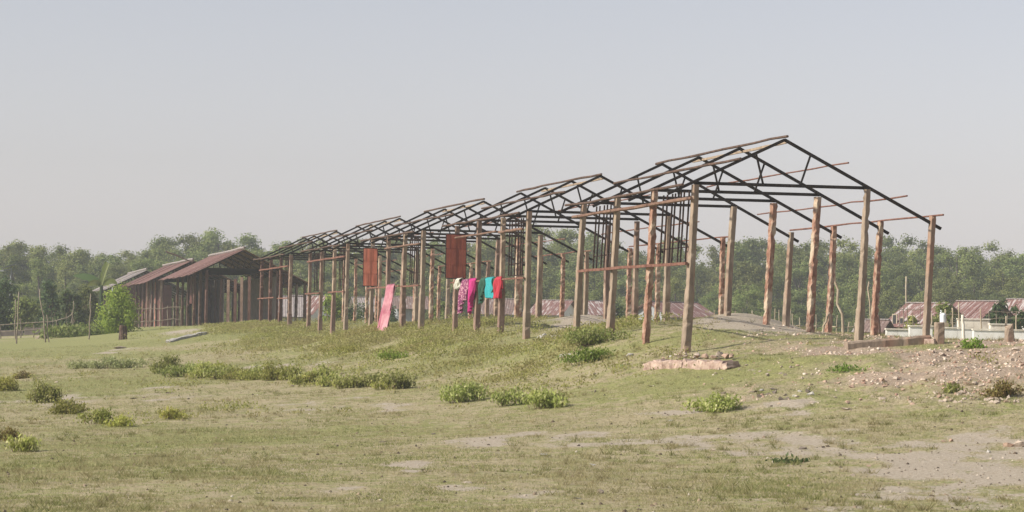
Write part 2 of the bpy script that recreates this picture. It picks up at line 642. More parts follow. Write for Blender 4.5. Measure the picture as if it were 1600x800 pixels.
def ground_mat():
    m, n, l, b = newmat('pasture_soil', .97)

    def at(nm):
        a = n.new('ShaderNodeAttribute')
        a.attribute_name = nm
        return a.outputs['Fac']
    t1 = tex(n, l, 3.5, 8)
    t2 = tex(n, l, 22, 6)
    t3 = tex(n, l, .35, 5)
    t4 = tex(n, l, 70, 3)
    green = ramp(n, l, t2, [(.28, (.11, .12, .04)), (.45, (.195, .20, .07)), (.68, (.30, .29, .115))])
    dry = ramp(n, l, t2, [(.28, (.17, .135, .075)), (.45, (.285, .24, .14)), (.68, (.40, .345, .215))])
    k = ramp(n, l, t1, [(.43, 0), (.56, 1)])
    k3 = ramp(n, l, t3, [(.35, 0), (.65, 1)])
    mm = n.new('ShaderNodeMath')
    mm.operation = 'MULTIPLY_ADD'
    l.new(k3, mm.inputs[0])
    mm.inputs[1].default_value = .55
    l.new(k, mm.inputs[2])
    mm2 = n.new('ShaderNodeMath')
    mm2.operation = 'SUBTRACT'
    mm2.use_clamp = True
    l.new(mm.outputs[0], mm2.inputs[0])
    l.new(at('lush'), mm2.inputs[1])
    c = mix(n, l, mm2.outputs[0], green, dry)
    rubc = ramp(n, l, t2, [(.3, (.19, .14, .10)), (.5, (.31, .24, .175)), (.75, (.43, .35, .27))])
    c = mix(n, l, at('rub'), c, rubc)
    sandc = ramp(n, l, t2, [(.3, (.27, .225, .165)), (.65, (.40, .345, .27))])
    ks = n.new('ShaderNodeMath')
    ks.operation = 'MULTIPLY_ADD'
    l.new(t2, ks.inputs[0])
    ks.inputs[1].default_value = 1.7
    ks.inputs[2].default_value = -.85
    ka = n.new('ShaderNodeMath')
    ka.operation = 'ADD'
    l.new(ks.outputs[0], ka.inputs[0])
    l.new(at('sand'), ka.inputs[1])
    ks2 = ramp(n, l, ka.outputs[0], [(.38, 0), (.66, 1)])
    c = mix(n, l, ks2, c, sandc)
    sp = ramp(n, l, t4, [(.30, .35), (.44, .95), (.6, 1.05), (.75, 1.5)])
    mu = n.new('ShaderNodeMix')
    mu.data_type = 'RGBA'
    mu.blend_type = 'MULTIPLY'
    mu.inputs[0].default_value = .8
    l.new(c, mu.inputs[6])
    l.new(sp, mu.inputs[7])
    l.new(mu.outputs[2], b.inputs['Base Color'])
    ad = n.new('ShaderNodeMath')
    l.new(t2, ad.inputs[0])
    l.new(t4, ad.inputs[1])
    bump(n, l, b, ad.outputs[0], .7, .03)
    return m


polar_ground()


# ------------------------------------------------------------------ leaf clouds
def unit(n):
    v = NR.normal(size=(n, 3))
    return v / np.linalg.norm(v, axis=1, keepdims=True)


def leaves(C, ln, wd, up=0.0, nrm=None):
    """diamond leaves at centres C (nrm: preferred facing)"""
    n = len(C)
    a = unit(n)
    if nrm is not None:
        q = nrm + unit(n) * .8
        q /= np.linalg.norm(q, axis=1, keepdims=True) + 1e-9
        a = np.cross(q, a)
        a /= np.linalg.norm(a, axis=1, keepdims=True) + 1e-9
        b = np.cross(q, a)
        k = NR.uniform(.7, 1.3, (n, 1))
        V = np.stack([C - a * ln / 2 * k, C + b * wd / 2 * k, C + a * ln / 2 * k, C - b * wd / 2 * k], 1).reshape(-1, 3)
        return V, np.arange(4 * n).reshape(-1, 4)
    a[:, 2] = np.abs(a[:, 2]) * (1 if up > 0 else np.sign(a[:, 2])) + up
    a /= np.linalg.norm(a, axis=1, keepdims=True)
    b = np.cross(a, unit(n))
    b /= np.linalg.norm(b, axis=1, keepdims=True) + 1e-9
    ln = np.asarray(ln).reshape(-1, 1) * NR.uniform(.7, 1.3, (n, 1))
    wd = np.asarray(wd).reshape(-1, 1) * NR.uniform(.7, 1.3, (n, 1))
    V = np.stack([C - a * ln / 2, C + b * wd / 2, C + a * ln / 2, C - b * wd / 2], 1).reshape(-1, 3)
    Fq = np.arange(4 * n).reshape(-1, 4)
    return V, Fq


# ------------------------------------------------------------------ shed frames
ROOT_Z = {}


class Frame:
    def __init__(s, name, a0, lean, label, cat):
        b = rowpt(a0, 0)
        s.a0, s.lean = a0, lean
        s.base = Vector((b.x, b.y, gz(b.x, b.y)))
        s.root = empty(name, s.base)
        tag(s.root, label, cat)

    def P(s, a, w, rel):
        """local point: a metres along the row, w across, rel above camera height"""
        p = rowpt(s.a0 + a, w) + cv * (s.lean * (rel + .1)) + Vector((0, 0, CAMZ + rel))
        return p - s.base


EAVE, APEX, SLOPE, MW, VW = 2.80, 3.70, .49, 3.40, 4.76


def hrel(w):
    return APEX - SLOPE * abs(w - 1.7)


def post_mesh(fr, a, w, top, width, rough, notch=0):
    p = fr.P(a, w, 0) + fr.base
    bot = gz(p.x, p.y) - .3 - CAMZ
    mb = MB()
    yaw = Matrix.Rotation((.25 if fr.a0 < 5 else .13) + RND.uniform(-.05, .05), 3, 'Z')
    pc, pd = yaw @ cv, yaw @ dv
    n = 40
    bend = RND.uniform(-.02, .02)
    vs, fs = [], []
    for i in range(n + 1):
        t = i / n
        rel = bot + (top - bot) * t
        cx = fr.P(a, w, rel) + cv * (bend * math.sin(t * 3.0))
        ww = width * (1.06 - .12 * t)
        if notch and t < notch:
            ww *= 1.18
        bev = .08 * ww
        ring = []
        hw = ww / 2
        bite = RND.randrange(4) if RND.random() < (.10 if rough < .003 else .22) else -1
        for ci, (i1, j1) in enumerate(((-1, -1), (1, -1), (1, 1), (-1, 1))):
            for e in (0, 1):
                if (i1 * j1 > 0) == (e == 0):
                    q = (i1 * hw, j1 * (hw - bev))
                else:
                    q = (i1 * (hw - bev), j1 * hw)
                k = rough * (1 if rough < .01 else 1)
                jx = RND.gauss(0, k)
                jy = RND.gauss(0, k)
                if bite == ci:
                    jx -= i1 * RND.uniform(.008, .024)
                    jy -= j1 * RND.uniform(.008, .024)
                ring.append((q[0] + jx, q[1] + jy))
        for (qx, qy) in ring:
            vs.append(cx + pc * qx + pd * qy)
    for i in range(n):
        for k in range(8):
            k2 = (k + 1) % 8
            fs.append((i * 8 + k, i * 8 + k2, (i + 1) * 8 + k2, (i + 1) * 8 + k))
    fs.append(tuple(range(7, -1, -1)))
    fs.append(tuple(n * 8 + k for k in range(8)))
    mb.add(vs, fs)
    return mb


def longbar(fr, a1, a2, w, rel, r, mat, name, round_=True, sag=.012, w2=None, rel2=None):
    mb = MB()
    n = 9
    pts = []
    for i in range(n + 1):
        t = i / n
        a = a1 + (a2 - a1) * t
        ww = w + ((w2 if w2 is not None else w) - w) * t
        rr = rel + ((rel2 if rel2 is not None else rel) - rel) * t
        pts.append(fr.P(a, ww, rr + RND.gauss(0, sag)) + cv * RND.gauss(0, sag))
    if round_:
        mb.tube(pts, [r * RND.uniform(.85, 1.1) for _ in pts], 7)
    else:
        for p, q in zip(pts[:-1], pts[1:]):
            mb.bar(p, q, r * 2, r * 2)
    return mb.build(name, mat, fr.root)


def truss(fr, a, bent=0.0):
    A = fr.P(a, 1.7, APEX + bent)
    rf = MB()
    rf.bar(A + fr.P(0, 0, 0) * 0, fr.P(a, -.52, hrel(-.52)), .05, .055)
    o = rf.build('roof_truss', M['steel'], fr.root)
    r2 = MB()
    r2.bar(A + Vector((0, 0, .004)), fr.P(a, VW + .18, hrel(VW + .18) - .02), .05, .055)
    r2.build('rafter', M['steel'], o)
    tb = MB()
    tb.bar(fr.P(a + .03, -.02, EAVE + .03), fr.P(a + .03, MW + .04, EAVE + .03), .045, .06)
    tb.build('tie_beam', M['steel'], o)
    for sgn in (-1, 1):
        wb = MB()
        wb.bar(fr.P(a + .015, 1.7 + sgn * .54, hrel(1.7 + .54) - .02), fr.P(a + .015, 1.7 + sgn * .37, EAVE + .05), .032, .032)
        wb.build('strut', M['steel'], o)
    return o


def make_frame(i, name, a0, lean, label, cat, nt=4, bays_rails=(), kinds=None, lattice=(), roof=None, steel_right=True):
    fr = Frame(name, a0, lean, label, cat)
    for k in range(nt):
        a = k * BAY
        for (w, top, wd) in ((0, EAVE, .118), (MW, EAVE, .118), (VW, hrel(VW) + .12, .112)):
            key = {0: 'L', MW: 'R', VW: 'V'}[w] + str(k)
            kd = (kinds or {}).get(key)
            if kd is None:
                kd = RND.choice(['conc', 'conc_dull', 'conc_dull', 'conc_red'] if w == 0 else ['conc', 'conc_dull', 'conc_red', 'conc_red'])
            rg = .0065 if kd == 'conc_red' else .0018
            mb = post_mesh(fr, a, w, top + RND.uniform(-.03, .03), wd * RND.uniform(.94, 1.06), rg, notch=RND.choice([0, 0, .3, .45]) if kd != 'conc_red' else 0)
            mb.build('post', M[kd], fr.root)
        truss(fr, a, RND.uniform(-.025, .025))
    L = (nt - 1) * BAY
    # ridge pole, pale board under it, purlins
    longbar(fr, -.12, L + .45, 1.7, APEX + .05, .028, M['dark_wood'], 'ridge_pole', sag=.006)
    longbar(fr, -.02, L * .75, 1.78, APEX - .05, .022, M['pale_wood'], 'ridge_board', False, sag=.004)
    if roof is None:
        longbar(fr, -.35, L + .4, .75, hrel(.75) + .05, .026, M['dark_wood'], 'purlin', sag=.008)
        longbar(fr, -.1, L + .5, -.28, hrel(-.28) + .05, .028, M['dark_wood'], 'purlin', sag=.01)
        longbar(fr, -.8, L * .98, 2.7, hrel(2.7) + .03, .016, M['rust'], 'purlin', sag=.008)
        longbar(fr, -.8, L * .98, 3.9, hrel(3.9) + .03, .016, M['rust'], 'purlin', sag=.008)
        longbar(fr, -.5, L + .1, VW, hrel(VW) + .14, .019, M['rust'], 'wall_plate', sag=.006)
    for (a1, a2, rel, r, mk) in bays_rails:
        longbar(fr, a1, a2, -.1, rel, r, M[mk], 'rail', mk == 'log', sag=.005)
    for (b1, b2) in lattice:            # barred panels hung between the left posts
        w = .14
        g = MB()
        a1, a2 = b1 * BAY, b2 * BAY
        z1, z2 = 1.36, 2.62
        n = 6
        for q in range(n + 1):
            a = a1 + (a2 - a1) * q / n + (RND.uniform(-.05, .05) if 0 < q < n else 0)
            g.bar(fr.P(a, w, z1), fr.P(a, w, z2 + .1), .028, .028)
        for z in (z2, z1 + .3, z1):
            g.bar(fr.P(a1 - .05, w + .03, z), fr.P(a2 + .05, w + .03, z + RND.uniform(-.02, .02)), .026, .026)
        g.build('lattice_panel', M['rust_steel'], fr.root)
    return fr


R1 = [(-.05, 2.9 * BAY, 1.33, .027, 'rust'), (-.15, 3.2 * BAY, 2.53, .036, 'log')]
F1 = make_frame(1, 'shed_frame', 0, .047, 'nearest and largest bare shed frame, all its posts leaning right', 'shed frame',
                bays_rails=R1, kinds={'L0': 'conc', 'L1': 'conc_red', 'L2': 'conc', 'L3': 'conc', 'R0': 'conc', 'R1': 'conc_red', 'R2': 'conc_red',
                                      'R3': 'conc', 'V0': 'conc', 'V1': 'conc_red', 'V2': 'conc_red', 'V3': 'conc'}, lattice=((.3, .93), (2.15, 2.8)))
R2 = [(-.05, 3.05 * BAY, 1.27, .02, 'rust'), (.2, 1.0 * BAY, 2.42, .036, 'log'), (1.1 * BAY, 2.9 * BAY, 2.45, .026, 'log')]
F2 = make_frame(2, 'shed_frame', PERIOD, .008, 'bare shed frame with dark red sheet panel and bright laundry on its left side', 'shed frame',
                bays_rails=R2, kinds={'L0': 'conc', 'L1': 'conc_dull', 'L2': 'conc_dull', 'L3': 'conc_dull'}, lattice=((.3, .95),))
R3 = [(-.05, .98 * BAY, 1.27, .022, 'rust'), (1.1 * BAY, 3.05 * BAY, 1.29, .022, 'rust'), (0, 2 * BAY, 2.45, .03, 'log')]
F3 = make_frame(3, 'shed_frame', 2 * PERIOD, .012, 'bare shed frame with orange rusted panel and long pink sheet on its left side', 'shed frame',
                bays_rails=R3, kinds={'L0': 'conc', 'L1': 'conc_dull'}, lattice=((.3, .95),))
R4 = [(-.05, 1.2 * BAY, 1.25, .022, 'rust'), (1.9 * BAY, 3.1 * BAY, 1.25, .022, 'rust'), (0, 3 * BAY, 2.4, .026, 'rust')]
F4 = make_frame(4, 'shed_frame', 3 * PERIOD, .010, 'fourth bare shed frame from the right, left of the orange panel', 'shed frame',
                bays_rails=R4, kinds={'L0': 'conc', 'L1': 'conc_dull'}, lattice=((.2, .9), (2.1, 2.9)))
R5 = [(-.05, 1.0 * BAY, 1.15, .022, 'rust'), (1.4 * BAY, 3.1 * BAY, 1.2, .022, 'rust'), (0, 3 * BAY, 2.35, .026, 'rust')]
F5 = make_frame(5, 'shed_frame', 4 * PERIOD, .004, 'farthest bare shed frame, its brown posts standing beside the roofed shed', 'shed frame',
                bays_rails=R5, kinds={'L0': 'conc_dull', 'L1': 'brown_post', 'L2': 'brown_post', 'L3': 'brown_post'}, lattice=((.2, .9),))


def sheet_panel(fr, px0, px1, py0, py1, mat, seams):
    """sheet panel facing down the row, hung on the last left post"""
    a = 3 * BAY - .13
    D = (rowpt(fr.a0 + a, 0)).y
    p0, p1 = pt(px0, py0, D) - fr.base, pt(px1, py1, D) - fr.base
    wl, wr = p0.dot(cv), p1.dot(cv)
    base = (rowpt(fr.a0 + a, 0) - fr.base).dot(dv)
    mb = MB()
    zs = [p0.z] + [p0.z + (p1.z - p0.z) * q for q in seams] + [p1.z]
    root = None
    for k in range(len(zs) - 1):
        zt, zb = zs[k] - .008, zs[k + 1] + .008
        wn = 6
        for q in range(wn):
            w1, w2 = wl + (wr - wl) * q / wn, wl + (wr - wl) * (q + 1) / wn
            z = (zt + zb) / 2
            c = cv * ((w1 + w2) / 2) + dv * (base + .006 * math.sin(q * 2.1 + k))
            mb.bar(c + Vector((0, 0, zb)), c + Vector((0, 0, zt)), (w2 - w1), .012, up=dv)
    cb = cv * ((wl + wr) / 2) + dv * (base + .012)
    mb.bar(cb + Vector((0, 0, p1.z)), cb + Vector((0, 0, p0.z)), wr - wl - .01, .006, up=dv)
    o = mb.build('sheet_panel', mat, fr.root)
    e = MB()
    for (w1, w2, z1, z2) in ((wl, wl, p1.z, p0.z), (wr, wr, p1.z, p0.z), (wl, wr, p0.z, p0.z), (wl, wr, p1.z, p1.z)):
        e.bar(cv * w1 + dv * (base + .018) + Vector((0, 0, z1)), cv * w2 + dv * (base + .018) + Vector((0, 0, z2)), .035, .035, up=dv)
    e.build('panel_frame', M['steel'], o)
    return o


sheet_panel(F2, 697, 728, 366, 435, M['panel_red'], (.33, .7))['label'] = 'dark red sheet panel'
sheet_panel(F3, 568, 589, 388, 447, M['panel_orange'], (.34, .68))['label'] = 'orange rusted sheet panel in three sections'


# roofed sheds beyond
def roofed(name, a0, nt, label, rmat, left=-1.0, posts=True, walls=(), right=True, torn=0, mid=None, vposts=True):
    fr = Frame(name, a0, 0, label, 'shed')
    L = (nt - 1) * BAY
    for k in range(nt):
        a = k * BAY
        for w, top in ((0, EAVE - .05), (MW, EAVE - .05), (VW, hrel(VW))):
            if w > 0 and not right:
                continue
            kd = RND.choice(['conc_dull', 'dark_wood', 'brown_post', 'brown_post'])
            post_mesh(fr, a, w, top, .13, .003).build('post', M[kd], fr.root)
        truss(fr, a)
    # roof slopes: strips of tin with slightly uneven edges
    n = int((L + 1.2) / .8)
    for side in (0, 1):
        mb = MB()
        for q in range(n):
            a1, a2 = -.6 + q * .8, -.6 + (q + 1) * .8 + .05
            if torn and RND.random() < torn:
                continue
            lift = .012 * (q % 2) + RND.uniform(0, .03)
            we = (left if side == 0 else VW + .3) + RND.uniform(-.12, .12)
            wa = 1.68 if side == 0 else 1.72
            we2 = we + RND.uniform(-.05, .05)
            mb.slab([fr.P(a1, wa, hrel(wa) + .06 + lift), fr.P(a2, wa, hrel(wa) + .06 + lift),
                     fr.P(a2, we2, hrel(we2) + .06 + lift), fr.P(a1, we, hrel(we) + .06 + lift)], .02)
        mb.build('roof', rmat, fr.root)
    cp = MB()
    cp.tube([fr.P(-.7 + (L + 1.4) * q / 9, 1.7, APEX + .12 + RND.uniform(0, .05)) for q in range(10)], .06, 6)
    cp.build('ridge_cap', M['roof_grey'], fr.root)
    for (a1, a2, w1, w2, z1, z2, mk) in walls:
        wm = MB()
        p, q = fr.P(a1, w1, 0), fr.P(a2, w2, 0)
        dd = (q - p)
        dd.z = 0
        nrm = dd.normalized().cross(Vector((0, 0, 1)))
        b1, b2 = fr.P(a1, w1, z1), fr.P(a2, w2, z1)
        t1, t2 = fr.P(a1, w1, z2), fr.P(a2, w2, z2)
        wm.add([b1, b2, t2, t1] + [v + nrm * .04 for v in (b1, b2, t2, t1)],
               [(0, 1, 2, 3), (7, 6, 5, 4), (0, 4, 5, 1), (1, 5, 6, 2), (2, 6, 7, 3), (3, 7, 4, 0)])
        wm.build('wall', M[mk], fr.root)
    return fr


A6, A7, A8 = 77.5, 99.7, 128.0
F6 = roofed('roofed_shed', A6, 6, 'open shed with rusty tin roof, dark trusses in its gable, beside the bare frames', M['roof_rust'],
            walls=[(-.2, 13.2, 3.3, 3.3, -.4, 2.5, 'wall_dark'), (8.2, 10.4, .2, .2, 1.2, 2.6, 'maroon')])  # long dark sheet inside stands in for the shaded interior
F7 = roofed('roofed_shed', A7, 7, 'roofed shed with maroon tin walls standing behind the bright green shrub', M['roof_rust'],
            walls=[(1.2, 5.0, .22, .22, -.3, 2.75, 'maroon'), (5.3, 5.9, .2, .2, -.3, 2.6, 'panel_orange'), (6.2, 9.0, .22, .22, -.3, 2.75, 'wall_dark'), (9.1, 15.5, .22, .22, -.3, 2.75, 'maroon'),
                   (-.2, 15.5, 3.5, 3.5, -.3, 2.75, 'wall_dark')], torn=.08)  # wall_dark sheets paint the shade behind the posts
F8 = roofed('roofed_shed', A8, 6, 'farthest roofed shed with pale grey tin roof and whitish end wall', M['roof_grey'], torn=.06,
            walls=[(-.1, 12, .05, .05, -.5, 2.7, 'wall_grey'), (-.2, -.2, 0, 3.4, -.5, 2.8, 'maroon')])
# projecting pole on the roof of the middle roofed shed
p = pt(259, 393, 143)
q = pt(302, 410, 143)
mb = MB()
mb.stick(p - F7.base, q - F7.base, .05)
mb.build('roof_pole', M['dark_wood'], F7.root)

# leftover short posts in front of the roofed shed
for (px, yt, yb, D) in ((356, 437, 514, 108), (367, 436, 508, 112), (377, 433, 508, 114), (389, 432, 508, 111)):
    b = gp(px, yb)
    b = Vector((pt(px, yb, D).x, D, 0))
    b.z = gz(b.x, b.y)
    t = pt(px + 1, yt, D)
    r = empty('concrete_post', b)
    mbp = MB()
    n = 10
    for k in range(n):
        c1 = Vector((0, 0, -.2)).lerp(t - b, k / n)
        c2 = Vector((0, 0, -.2)).lerp(t - b, (k + 1) / n)
        mbp.bar(c1, c2, .12 + RND.gauss(0, .004), .12 + RND.gauss(0, .004), up=Vector((0, 1, 0)))
    COL.objects.unlink(r)
    bpy.data.objects.remove(r)
    o = mbp.build('concrete_post', M[RND.choice(['conc_dull', 'brown_post'])])
    o.location = b
    tag(o, 'short brown leftover post standing free between the roofed shed and the bare frames', 'post', 'leftover posts beside the roofed shed')


# ------------------------------------------------------------------ laundry
def clothmat(name, c, c2=None, scale=30):
    c2 = c2 or tuple(v * .75 for v in c)
    m = simple(name, c2, c, scale, rough=.9, bstr=.1)
    return m


def cloth(name, mat, top_l, top_r, bot_l, bot_r, label, fold=.035, back=.55, nx=34, nz=24, amp=.05, waves=4.0, parent=None):
    """cloth hung over a rail from top_l to top_r; bot_* are the front layer's lower corners"""
    mb = MB()
    base = (top_l + top_r) / 2
    side = (top_r - top_l).normalized()
    nrm = side.cross(Vector((0, 0, 1))).normalized()
    if nrm.dot(Vector((-.3, -1, 0))) < 0:
        nrm = -nrm
    ph = RND.uniform(0, 6)
    vs, fs = [], []
    rows = []
    for j in range(nz + 1):                      # front layer
        rows.append((j / nz, 1))
    allrows = [(t, -1) for t in [back * (1 - k / 8) for k in range(8)]] + rows
    for (t, sd_) in allrows:
        for i in range(nx + 1):
            s = i / nx
            tp = top_l.lerp(top_r, s)
            bt = bot_l.lerp(bot_r, s)
            p_ = tp.lerp(bt, t)
            wv = (math.sin(s * waves * 2 * math.pi + ph + t * 1.6) * (.3 + .8 * t) + math.sin(s * 9.7 + ph * 2 + t * 5) * .35 + math.sin(s * 31 + ph + t * 2.2) * .22 + math.sin(t * 7 + s * 4 + ph) * .3) * amp
            off = (fold + wv) if sd_ > 0 else (-fold * .8 - wv * .6)
            if t == 0:
                off = 0
                p_ = p_ + Vector((0, 0, .03))
            p_ = p_ + nrm * off
            if t == 1:
                p_ = p_ + Vector((0, 0, RND.uniform(-.015, .015)))
            vs.append(p_ - base)
    m_ = nx + 1
    for j in range(len(allrows) - 1):
        for i in range(nx):
            fs.append((j * m_ + i, j * m_ + i + 1, (j + 1) * m_ + i + 1, (j + 1) * m_ + i))
    mb.add(vs, fs)
    o = mb.build(name, mat, smooth=True)
    o.location = base
    so = o.modifiers.new('thickness', 'SOLIDIFY')
    so.thickness = .006
    tag(o, label, 'cloth' if 'cloth' in name else ('sheet' if 'sheet' in name else 'garment'))
    return o


def lp(px, py, out=0.0):
    return row_px(px, py, -.1 - out)


M['c_white'] = clothmat('off_white_cotton', (.55, .54, .46))
M['c_mag'] = clothmat('magenta_cotton', (.40, .03, .16), (.33, .02, .12))
M['c_teal'] = clothmat('teal_cotton', (.03, .28, .29), (.025, .22, .235))
M['c_green'] = clothmat('dark_green_cotton', (.03, .09, .06))
M['c_red'] = clothmat('red_cotton', (.38, .035, .055), (.31, .025, .04))
M['c_pink'] = simple('pink_cotton', (.29, .105, .135), (.45, .235, .255), 3, rough=.9, bstr=.1, c3=(.29, .085, .12), s3=2)
m, n_, l_, b_ = newmat('purple_print', .9)
t_ = tex(n_, l_, 16, 2)
c_ = ramp(n_, l_, t_, [(.42, (.11, .025, .07)), (.52, (.20, .045, .10)), (.60, (.36, .20, .23))])
l_.new(c_, b_.inputs['Base Color'])
M['c_purple'] = m

cloth('white_cloth', M['c_white'], lp(714, 437), lp(722, 436), lp(713, 453), lp(721, 449), 'small off-white rag hanging at the left end of the laundry on the rail')
cloth('patterned_cloth', M['c_purple'], lp(722, 438.5), lp(733.5, 437), lp(719.5, 492, .15), lp(729, 466, .1), 'purple patterned garment hanging on the rail beside the magenta one', amp=.05)
cloth('magenta_garment', M['c_mag'], lp(733.5, 436.5), lp(744.5, 436), lp(736, 490, .05), lp(740, 468), 'magenta garment with a long narrow tail hanging on the rail', amp=.05)
cloth('green_garment', M['c_green'], lp(752.5, 436), lp(761, 435), lp(752, 476), lp(760, 452), 'dark green garment with a trailing strip, left of the teal cloth', amp=.045)
cloth('teal_cloth', M['c_teal'], lp(761, 435), lp(773, 434), lp(760.5, 465, .05), lp(773, 466, .05), 'teal cloth folded double over the rail', amp=.045, back=.9)
cloth('green_cloth', M['c_green'], lp(773, 434.5), lp(776, 434.5), lp(773.5, 458), lp(775.5, 457), 'narrow dark green strip of cloth between the teal and the red cloth')
cloth('red_cloth', M['c_red'], lp(776.5, 434.5), lp(784, 434), lp(775.5, 466, .02), lp(784, 466, .02), 'bright red cloth hanging in front of a post at the right end of the laundry', amp=.045)
cloth('pink_sheet', M['c_pink'], lp(605, 446), lp(617.5, 444.5), lp(590.5, 517, .25), lp(603, 519, .3), 'long pink sheet hanging from a rail and blown aside towards the ground', amp=.06, nx=30, waves=3)


# ------------------------------------------------------------------ huts behind
def hut(px, ridge_y, D, L, Wd, rise, wall_h, rz, rmat, wmat, label, hip=False, openings=(), gz_off=0, over=.3):
    """hut whose ridge centre is seen at (px, ridge_y); ridge along local x"""
    c = pt(px, ridge_y, D)
    zb = gz(c.x, c.y)
    root = empty('tin_roofed_hut', (c.x, c.y, zb), rz)
    tag(root, label, 'hut')
    H = c.z - zb
    eave = H - rise
    hl, hw = L / 2, Wd / 2
    wall = MB()
    zt = eave + .0
    vs = [(-hl, -hw, -.6), (hl, -hw, -.6), (hl, hw, -.6), (-hl, hw, -.6), (-hl, -hw, zt), (hl, -hw, zt), (hl, hw, zt), (-hl, hw, zt), (-hl, 0, H - .06), (hl, 0, H - .06)]
    fs = [(0, 1, 5, 4), (2, 3, 7, 6), (1, 2, 6, 9, 5), (3, 0, 4, 8, 7)]
    wall.add(vs, fs)
    w_ = wall.build('wall', wmat, root)
    sl = rise / hw
    for sgn in (-1, 1):
        mb = MB()
        n = max(3, int(L / .8))
        for k in range(n):
            xa, xb = -hl - over + (L + 2 * over) * k / n, -hl - over + (L + 2 * over) * (k + 1) / n + .04
            lift = .01 * (k % 2) + RND.uniform(0, .02)
            ye = (hw + over * 1.3) * sgn
            ze = H - sl * (hw + over * 1.3)
            x1e, x2e = xa, xb
            x1t, x2t = xa, xb
            if hip:
                f = .72
                x1t, x2t = xa * f, xb * f
            mb.slab([(x1t, sgn * .01, H + lift), (x2t, sgn * .01, H + lift), (x2e, ye, ze + lift), (x1e, ye, ze + lift)], .025)
        mb.build('roof', rmat, root)
    if hip:
        mb = MB()
        for sgn in (-1, 1):
            xt, xe = sgn * (hl + over) * .72, sgn * (hl + over)
            ye = hw + over * 1.3
            ze = H - sl * ye
            mb.add([(xt, 0, H), (xe, -ye, ze), (xe, ye, ze), (xt, 0, H - .05), (xe, -ye, ze - .05), (xe, ye, ze - .05)],
                   [(0, 1, 2), (5, 4, 3), (0, 3, 4, 1), (1, 4, 5, 2), (2, 5, 3, 0)])
        mb.build('roof_end', rmat, root)
    rc = MB()
    f = .72 if hip else 1
    rc.bar((-(hl + over) * f, 0, H + .04), ((hl + over) * f, 0, H + .04), .16, .05)
    rc.build('ridge_cap', M['roof_grey'], root)
    for (x, w, z0, h, kind) in openings:
        fm = MB()
        fm.box((x, -hw - .02, z0 + h / 2), w + .12, .05, h + .1)
        of = fm.build('door' if kind == 'door' else 'window', M['bamboo'], root)
        pm = MB()
        pm.box((x, -hw - .05, z0 + h / 2), w, .04, h)
        pm.build('panel' if kind == 'door' else 'pane', M['void'], of)
    return root


hut(783, 467.5, 165, 2.2, 4.2, .85, 2, -.08, M['roof_brown'], M['wall_grey'], 'low hut with a brown hipped tin roof seen under the laundry', hip=True)
hut(868, 469.5, 172, 1.9, 4.0, .85, 2, -.35, M['roof_red'], M['wall_white'], 'red tin roofed hut seen just left of the nearest frame, with white gable')
hut(928, 470.5, 178, 1.7, 4.0, .85, 2, .28, M['roof_red2'], M['wall_white'], 'hut with red tin roof half hidden by the small earth mound')
hut(1050, 472.5, 150, 3.0, 4.0, .75, 2, .55, M['roof_red'], M['wall_grey'], 'hut with streaked red roof and pale gable end seen through the nearest frame')
hut(640, 464, 170, 1.8, 4.0, .7, 2, .1, M['roof_brown'], M['wall_grey'], 'hut with dull brown roof right of the hanging pink sheet')
hut(482, 462.5, 160, 1.9, 4.2, 1.0, 2, -.3, M['roof_red2'], M['wall_white'], 'hut with faded pinkish roof seen between the posts of the farthest bare frame')
hut(443, 463, 150, 1.8, 3.6, 1.0, 2, .1, M['roof_grey'], M['wall_white'], 'small hut with pale whitish roof behind the farthest bare frame')
hut(575, 465, 185, 1.8, 3.6, .9, 2, .2, M['roof_grey'], M['wall_white'], 'pale roofed hut behind shrubs, left of the pink sheet')
hut(1450, 474, 125, 1.9, 4.0, 1.0, 2, -.72, M['roof_red2'], M['wall_white'], 'white walled hut with streaked red roof behind the rightmost front post', openings=[(-.6, .16, .35, 1.0, 'door'), (-.2, .14, .5, .7, 'window'), (.4, .2, .3, 1.0, 'door')])
hut(1528, 471, 132, 2.0, 3.8, 1.0, 2, -.75, M['roof_red'], M['wall_dark'], 'dark walled hut with red roof between the white walled hut and the round green shrubs')
hut(1622, 468, 150, 3.2, 3.4, .9, 2, -.5, M['roof_red2'], M['wall_white'], 'hut at the right edge, only its pale red roof showing behind the shrubs')
hut(1366, 500, 120, .9, 1.2, .35, 2, -.5, M['roof_brown'], M['brick'], 'tiny brick shed with grey roof left of the white walled hut')


# ------------------------------------------------------------------ white walls and yard on the right
def wallseg(px0, px1, yt, yb, D, label, mat='wall_white', th=.18, caps=True, name='low_wall'):
    p0_, p1_ = pt(px0, yb, D), pt(px1, yb, D)
    zt = pt((px0 + px1) / 2, yt, D).z
    zb = min(gz(p0_.x, p0_.y), gz(p1_.x, p1_.y), p0_.z) - .2
    c = (p0_ + p1_) / 2
    root = empty(name, (c.x, c.y, zb))
    tag(root, label, 'wall')
    ln = (p1_ - p0_).length
    mb = MB()
    n = max(2, int(ln / .6))
    for k in range(n):
        xa = -ln / 2 + ln * k / n
        mb.box((xa + ln / n / 2, 0, (zt - zb) / 2 + RND.uniform(-.004, .004)), ln / n - .004, th, zt - zb)
    mb.build('wall_body', M[mat], root)
    if caps:
        m2 = MB()
        m2.box((0, 0, zt - zb + .03), ln + .04, th + .06, .035)
        m2.build('coping', M['cream'], root)
    return root


